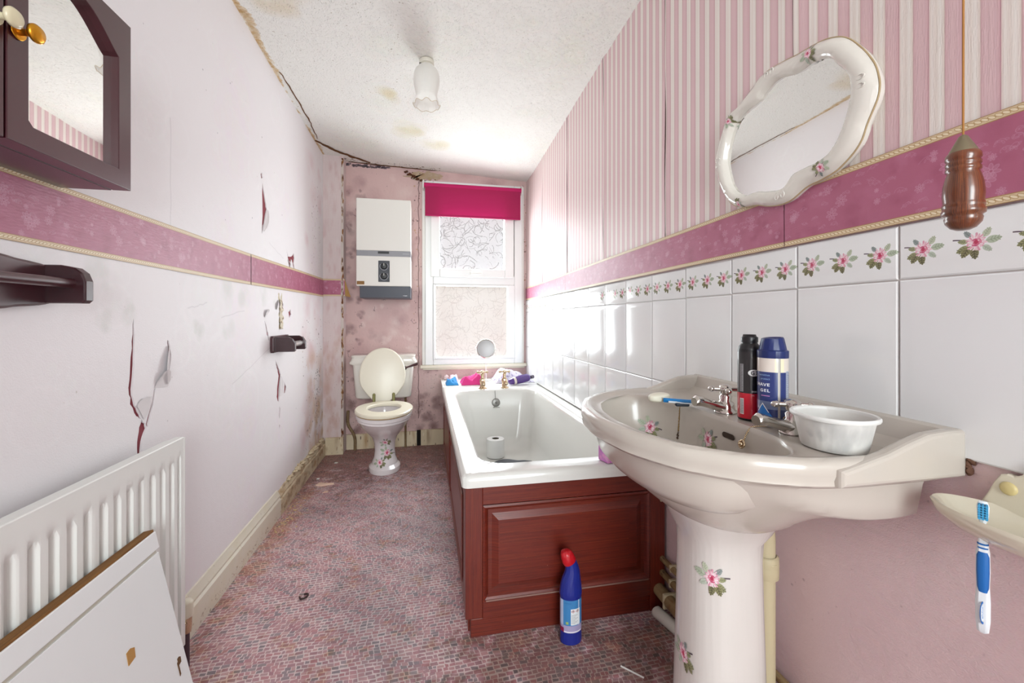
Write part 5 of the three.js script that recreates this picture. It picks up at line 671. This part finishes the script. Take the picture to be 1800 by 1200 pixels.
// ------------------------------------------------------------------ right wall things
{ const t = thing('china_mirror', 'china framed wall mirror with scalloped edge and rose prints', 'mirror', [.80, 1.42, -.815]);
  const O = [[.664, 1.542], [.635, 1.507], [.611, 1.465], [.601, 1.432], [.601, 1.398], [.619, 1.359], [.635, 1.323], [.671, 1.294], [.707, 1.283], [.742, 1.278], [.789, 1.259], [.836, 1.261], [.882, 1.275], [.919, 1.28], [.966, 1.3], [.998, 1.342], [1.021, 1.391], [1.025, 1.434], [1.006, 1.484], [.973, 1.536], [.938, 1.544], [.888, 1.57], [.858, 1.582], [.809, 1.579], [.769, 1.572], [.733, 1.568], [.699, 1.561]];
  const I = [[.695, 1.521], [.671, 1.49], [.652, 1.461], [.647, 1.432], [.651, 1.402], [.664, 1.364], [.683, 1.335], [.707, 1.322], [.751, 1.318], [.774, 1.313], [.799, 1.292], [.852, 1.299], [.876, 1.306], [.919, 1.309], [.959, 1.34], [.98, 1.392], [.984, 1.434], [.966, 1.488], [.938, 1.515], [.876, 1.525], [.858, 1.536], [.82, 1.547], [.769, 1.533], [.733, 1.534]];
  const C = [.815, 1.42], n = 120, pol = (P) => { const d = new THREE.CatmullRomCurve3(P.map(([a, b]) => new THREE.Vector3(a, b, 0)), true, 'catmullrom', .6).getPoints(600).map(p => [Math.atan2(p.y - C[1], p.x - C[0]), Math.hypot(p.x - C[0], p.y - C[1])]).sort((a, b) => a[0] - b[0]); return (a) => { let best = d[0]; for (const q of d) { if (q[0] <= a) best = q; else break; } return best[1]; }; };
  const ro = pol(O), ri = pol(I), A = Array.from({ length: n }, (_, k) => -Math.PI + (k + .5) / n * 6.28318), ring = (k, x) => A.map(a => { const r = lerp(ro(a), ri(a), k); return [x, C[1] + r * Math.sin(a), -(C[0] + r * Math.cos(a))]; });
  const fm = part(t, 'frame', loft([ring(.12, .807), ring(.0, .803), ring(-.02, .796), ring(.02, .789), ring(.12, .783), ring(.35, .777), ring(.6, .775), ring(.8, .777), ring(.93, .782), ring(1, .789), ring(1.03, .795)], { crease: .8 }), M.china);
  const pts = A.map(a => { const r = ri(a) * 1.02; return [-(C[0] + r * Math.cos(a)), C[1] + r * Math.sin(a)]; }); const pane = extr(pts.reverse(), .003, 'right'); pane.translate(.796, 0, 0); part(t, 'mirror_glass', pane, M.mirror);
  for (const [Z, y, s, r] of [[.728, 1.548, .05, .4], [.962, 1.515, .045, 1.2], [.93, 1.29, .04, 2.5], [.70, 1.302, .05, 3.6]]) decal(fm, fm, [.778, y, -Z], [-1, .05, .1], [s, s * .8, .05], r);
  part(fm, 'worn_edge', tube(ring(-.005, .791).filter((_, k) => k % 2 === 0), .0017, 240, 6, true), std({ color: 0xb9a27c, roughness: .5 }), 'thin worn beige line round the frame');
  const bow = (Z, y, r) => [0, 1].map(k => { const g = new THREE.TorusGeometry(.0075, .0016, 6, 18); g.scale(1, .6, 1); g.rotateZ(r + k * Math.PI); g.rotateY(-Math.PI / 2); g.translate(.7765, y + (k ? -.008 : .008) * Math.cos(r), -Z - (k ? .008 : -.008) * Math.sin(r)); return g; });
  part(fm, 'relief_bow', [...bow(.622, 1.432, 0), ...bow(.80, 1.275, 1.5), ...bow(.83, 1.565, 1.5), ...bow(1.003, 1.42, 0)], M.china, 'moulded bows on the frame');
}
{ const t = thing('light_pull', 'turned wooden light pull hanging on a cord from the ceiling', 'light pull', [.622, 1.1, -.378]), c = [.622, 1.103, -.378];
  part(t, 'handle', lathe([[0, 0], [.006, .0005], [.011, .003], [.0155, .009], [.0165, .014], [.0155, .017], [.0185, .019], [.019, .023], [.0175, .026], [.0182, .028], [.0182, .031], [.0172, .033], [.018, .042], [.0172, .054], [.015, .064], [.0135, .069], [.0152, .0705], [.0152, .0735], [.0138, .0755], [.0152, .077], [.0152, .080], [.0138, .082], [.0155, .084], [.0152, .089], [.0132, .092]], c, 40), (() => { const m = phys({ color: 0xffffff, map: canvas(512, 512, (x, w, h) => { const R = rngOf(44); x.fillStyle = '#6b3517'; x.fillRect(0, 0, w, h); for (let k = 0; k < 900; k++) { x.strokeStyle = R() < .5 ? 'rgba(40,16,8,.25)' : 'rgba(160,92,36,.22)'; x.lineWidth = 1 + R() * 3; const a = R() * w, b = R() * h; x.beginPath(); x.moveTo(a, b); x.lineTo(a + (R() - .5) * 14, b + 60 + R() * 160); x.stroke(); } }), roughness: .3, clearcoat: .6, clearcoatRoughness: .15 }); return m; })());
  part(t, 'metal_cone', lathe([[.0125, .091], [.0122, .094], [.004, .111], [.0015, .113], [0, .113]], c, 32), std({ color: 0x8a7f68, metalness: .7, roughness: .4 }));
  part(t, 'cord', rod([.622, 1.21, -.378], [.624, ceilY(.624, .378), -.378], .0011, .0011, 8), std({ color: 0xa8743a, roughness: .8 }));
}
{ const t = thing('toothbrush_holder', 'white ceramic toothbrush holder dish fixed to the right wall', 'toothbrush holder', [.80, .71, -.385]);
  const el = (hx, hz, y, dy = 0) => Array.from({ length: 64 }, (_, k) => { const a = k / 64 * 6.283; return [.7545 + hx * Math.cos(a), y, -.385 + hz * Math.sin(a)]; });
  const cm = M.china.clone(); cm.color.set(0xe4dcc8);
  part(t, 'dish', loft([el(.022, .05, .700), el(.038, .085, .706), el(.048, .104, .719), el(.0515, .108, .728), el(.052, .109, .732), el(.0505, .1065, .7345), el(.046, .1, .732), el(.037, .088, .721), el(.02, .05, .714)], { capA: true, capB: true, crease: .8 }), cm);
  const bp = []; for (let k = 0; k <= 24; k++) { const q = k / 24 * 2 - 1; bp.push([.385 + q * .085, .725 + (1 - Math.abs(q) ** 2.4) * .075 - .007 * Math.cos(q * 14)]); } bp.push([.47, .715], [.30, .715]);
  const pl = extr(bp.map(([Z, y]) => [-Z, y]).reverse(), .012, 'right', .003); pl.translate(.8065, 0, 0); part(t, 'back_plate', pl, cm); part(t, 'screw_cap', lathe([[.009, 0], [.009, .003], [.006, .005], [0, .0055]], [.795, .762, -.432], 24, [-1, 0, 0]), std({ color: 0xd9c78e, roughness: .4 }), 'yellowed screw cap');
}
{ const t = thing('toothbrush', 'blue and white toothbrush hanging in the ceramic holder', 'toothbrush', [.722, .58, -.418]); const cx = .722, cz = -.418;
  const W = std({ color: 0xe9eef2, roughness: .25 }), Bl = std({ color: 0x1668b4, roughness: .4 });
  const n = new THREE.Vector3(-.86, 0, .5).normalize(), s = new THREE.Vector3(n.z, 0, -n.x);    // n faces the lens, s across
  const sec = (y, w, d, o = 0, lean = 0) => Array.from({ length: 24 }, (_, k) => { const a = k / 24 * 6.283, A = w * Math.cos(a) + lean, B = d * Math.sin(a) + o; return [cx + s.x * A + n.x * B, y, cz + s.z * A + n.z * B]; });
  const stk = part(t, 'stick', loft([sec(.583, .003, .002), sec(.585, .0055, .0035), sec(.60, .0068, .0042), sec(.625, .007, .0045), sec(.645, .0062, .005), sec(.665, .0068, .0055), sec(.69, .0065, .0052), sec(.702, .0048, .0042), sec(.715, .003, .003), sec(.728, .003, .0025), sec(.735, .005, .0025), sec(.75, .006, .0025), sec(.757, .004, .002)], { capA: true, capB: true }), W);
  part(stk, 'grip', loft([sec(.638, .0045, .004, .0016), sec(.645, .0056, .005, .0016), sec(.665, .0062, .0055, .0014), sec(.685, .006, .0053, .0012), sec(.691, .005, .0045, .0014)], { capA: true, capB: true }), Bl, 'blue rubber grip'); for (const y of [.695, .70]) part(stk, 'grip_ring', loft([sec(y, .0054, .0049, .0004), sec(y + .0016, .0053, .0047, .0004), sec(y + .002, .005, .0046)], {}), Bl);
  const oval = new THREE.TorusGeometry(1, .12, 8, 40); oval.scale(.0048, .0135, .003); const q = new THREE.Quaternion().setFromRotationMatrix(new THREE.Matrix4().makeBasis(s.clone().negate(), new THREE.Vector3(0, 1, 0), n)); oval.applyQuaternion(q); oval.translate(cx + n.x * .0043, .611, cz + n.z * .0043); part(stk, 'oval_line', oval, Bl);
  const txt = new THREE.PlaneGeometry(.0062, .02); txt.applyQuaternion(q); txt.translate(cx + n.x * .0047, .611, cz + n.z * .0047); part(stk, 'lettering', txt, std({ map: canvas(96, 320, (x, w, h) => { x.fillStyle = '#e9eef2'; x.fillRect(0, 0, w, h); x.save(); x.translate(w * .72, h * .92); x.rotate(-Math.PI / 2); x.fillStyle = '#1668b4'; x.font = 'italic bold 74px sans-serif'; x.fillText('Wisdom', 0, 0, h * .84); x.restore(); }), roughness: .3 }));
  const tuft = []; for (let r = 0; r < 6; r++) for (let c = -1; c <= 1; c++) { const y = .737 + r * .0032, a = c * .0032; const p0 = [cx + s.x * a + n.x * .002, y, cz + s.z * a + n.z * .002], p1 = [p0[0] + n.x * .0105, y, p0[2] + n.z * .0105]; tuft.push(rod(p0, p1, .00145, .0016, 8)); } part(t, 'bristles', tuft, std({ color: 0x3d98c8, roughness: .7 }), 'blue bristles');
}
// ------------------------------------------------------------------ ceiling lamp
{ const t = thing('ceiling_lamp', 'white frosted glass tulip lamp shade on the ceiling', 'lamp', [0, 2.0, -2.02]), yc = ceilY(0, 2.02);
  part(t, 'ceiling_plate', lathe([[0, .0], [.028, 0], [.034, -.006], [.034, -.018], [.026, -.03], [.024, -.04], [0, -.04]].map(([r, y]) => [r, y]).reverse(), [0, yc + .001, -2.02], 32), std({ color: 0xd9d3c6, roughness: .4 })); part(t, 'fitter', lathe([[.0, 2.201], [.03, 2.2], [.036, 2.19], [.034, 2.186], [0, 2.188]].reverse(), [0, 0, -2.02], 32), std({ color: 0xcfc8ba, roughness: .4 })); part(t, 'gallery_screw', rod([-.02, yc - .032, -2.0], [-.032, yc - .034, -1.992], .004), M.steel);
  const P = [[.026, 2.195], [.034, 2.188], [.052, 2.168], [.060, 2.145], [.0615, 2.12], [.058, 2.09], [.051, 2.065], [.048, 2.05], [.050, 2.038], [.055, 2.026], [.0585, 2.015], [.061, 2.004]];
  const rings = P.map(([r, y], i) => Array.from({ length: 96 }, (_, k) => { const a = k / 96 * 6.283, s = sstep(7, 11, i); return [r * (1 + .05 * s * Math.cos(a * 8)) * Math.cos(a), y + .005 * s * Math.cos(a * 8), -2.02 + r * (1 + .05 * s * Math.cos(a * 8)) * Math.sin(a)]; }));
  const shd = part(t, 'shade', loft(rings, { crease: 1.2 }), phys({ color: 0xf4f2ee, roughness: .8, transmission: .5, thickness: 0, side: THREE.DoubleSide })); part(shd, 'shade_rim', tube(rings[rings.length - 1].filter((_, k) => k % 2 === 0), .0014, 192, 6, true), std({ color: 0xcdbfa8, roughness: .4 }), 'thin beige rim line');
  part(t, 'bulb', [ball(0, 2.10, -2.02, .026, .03, .026), rod([0, 2.13, -2.02], [0, yc - .03, -2.02], .013)], std({ color: 0xffffff, roughness: .3 }), 'pearl bulb');
}
// ------------------------------------------------------------------ litter on the floor
function flake(name, label, x, Z, pts, th, mat, cat, group) { const t = thing(name, label, cat, [x, 0, -Z], group); const g = extr(pts.map(([a, b]) => [a + x, b + Z]), th, 'top', th * .3); part(t, 'piece', jiggle(g, th * .5, 60), mat); return t; }
const plasterM = std({ color: 0xe9c9b4, roughness: .9 });
flake('plaster_flake', 'largest pale flake of fallen plaster on the floor near the toilet', -.60, 2.67, [[-.045, -.005], [-.01, -.02], [.06, -.004], [.035, .006], [-.005, .012], [-.02, .022], [-.03, .008]], .012, plasterM, 'flake', 'plaster flakes');
flake('plaster_flake', 'small pale plaster flake just in front of the largest flake', -.568, 2.56, [[-.014, -.008], [.012, -.01], [.016, .008], [-.008, .012]], .004, plasterM, 'flake', 'plaster flakes');
flake('plaster_flake', 'tiny white plaster chip between the skirting and the largest flake', -.66, 2.78, [[-.008, -.006], [.01, -.007], [.009, .007], [-.006, .008]], .004, M.white, 'flake', 'plaster flakes');
flake('plaster_flake', 'white plaster chip on the floor close to the corner pier', -.61, 3.06, [[-.012, -.007], [.01, -.009], [.012, .006], [-.008, .01]], .004, M.white, 'flake', 'plaster flakes');
{ const t = thing('rubber_loop', 'small dark curled strip lying on the open floor', 'litter', [-.43, 0, -1.61]); part(t, 'strip', tube([[-.444, .004, -1.612], [-.436, .004, -1.600], [-.424, .005, -1.602], [-.417, .006, -1.612], [-.420, .006, -1.622], [-.432, .004, -1.626]], .003, 40, 8), std({ color: 0x35221f, roughness: .7 })); }
{ const t = thing('white_stick', 'thin white stick on the floor beside the pedestal', 'litter', [.567, 0, -1.09]); part(t, 'stick', rod([.545, .0022, -1.112], [.59, .0022, -1.062], .0022), M.white); }
{ const R = rngOf(12), t = thing('plaster_dust', 'scatter of yellow plaster crumbs along the left skirting', 'crumbs', [-.68, 0, -2.3]); t.userData.kind = 'stuff'; const b = []; for (let k = 0; k < 90; k++) { const r = .0015 + .004 * R() * R(); b.push(jiggle(ball(-.705 + .11 * R() * R(), r * .6, -(2.12 + .4 * R()), r * (1 + R()), r * .6, r, 6), r * .3, 200, k)); } part(t, 'crumbs', b, std({ color: 0xd8bd92, roughness: .95 })); }

scene.traverse(o => { if (o.isMesh) { o.castShadow = true; o.receiveShadow = true; } });
renderer.render(scene, camera);
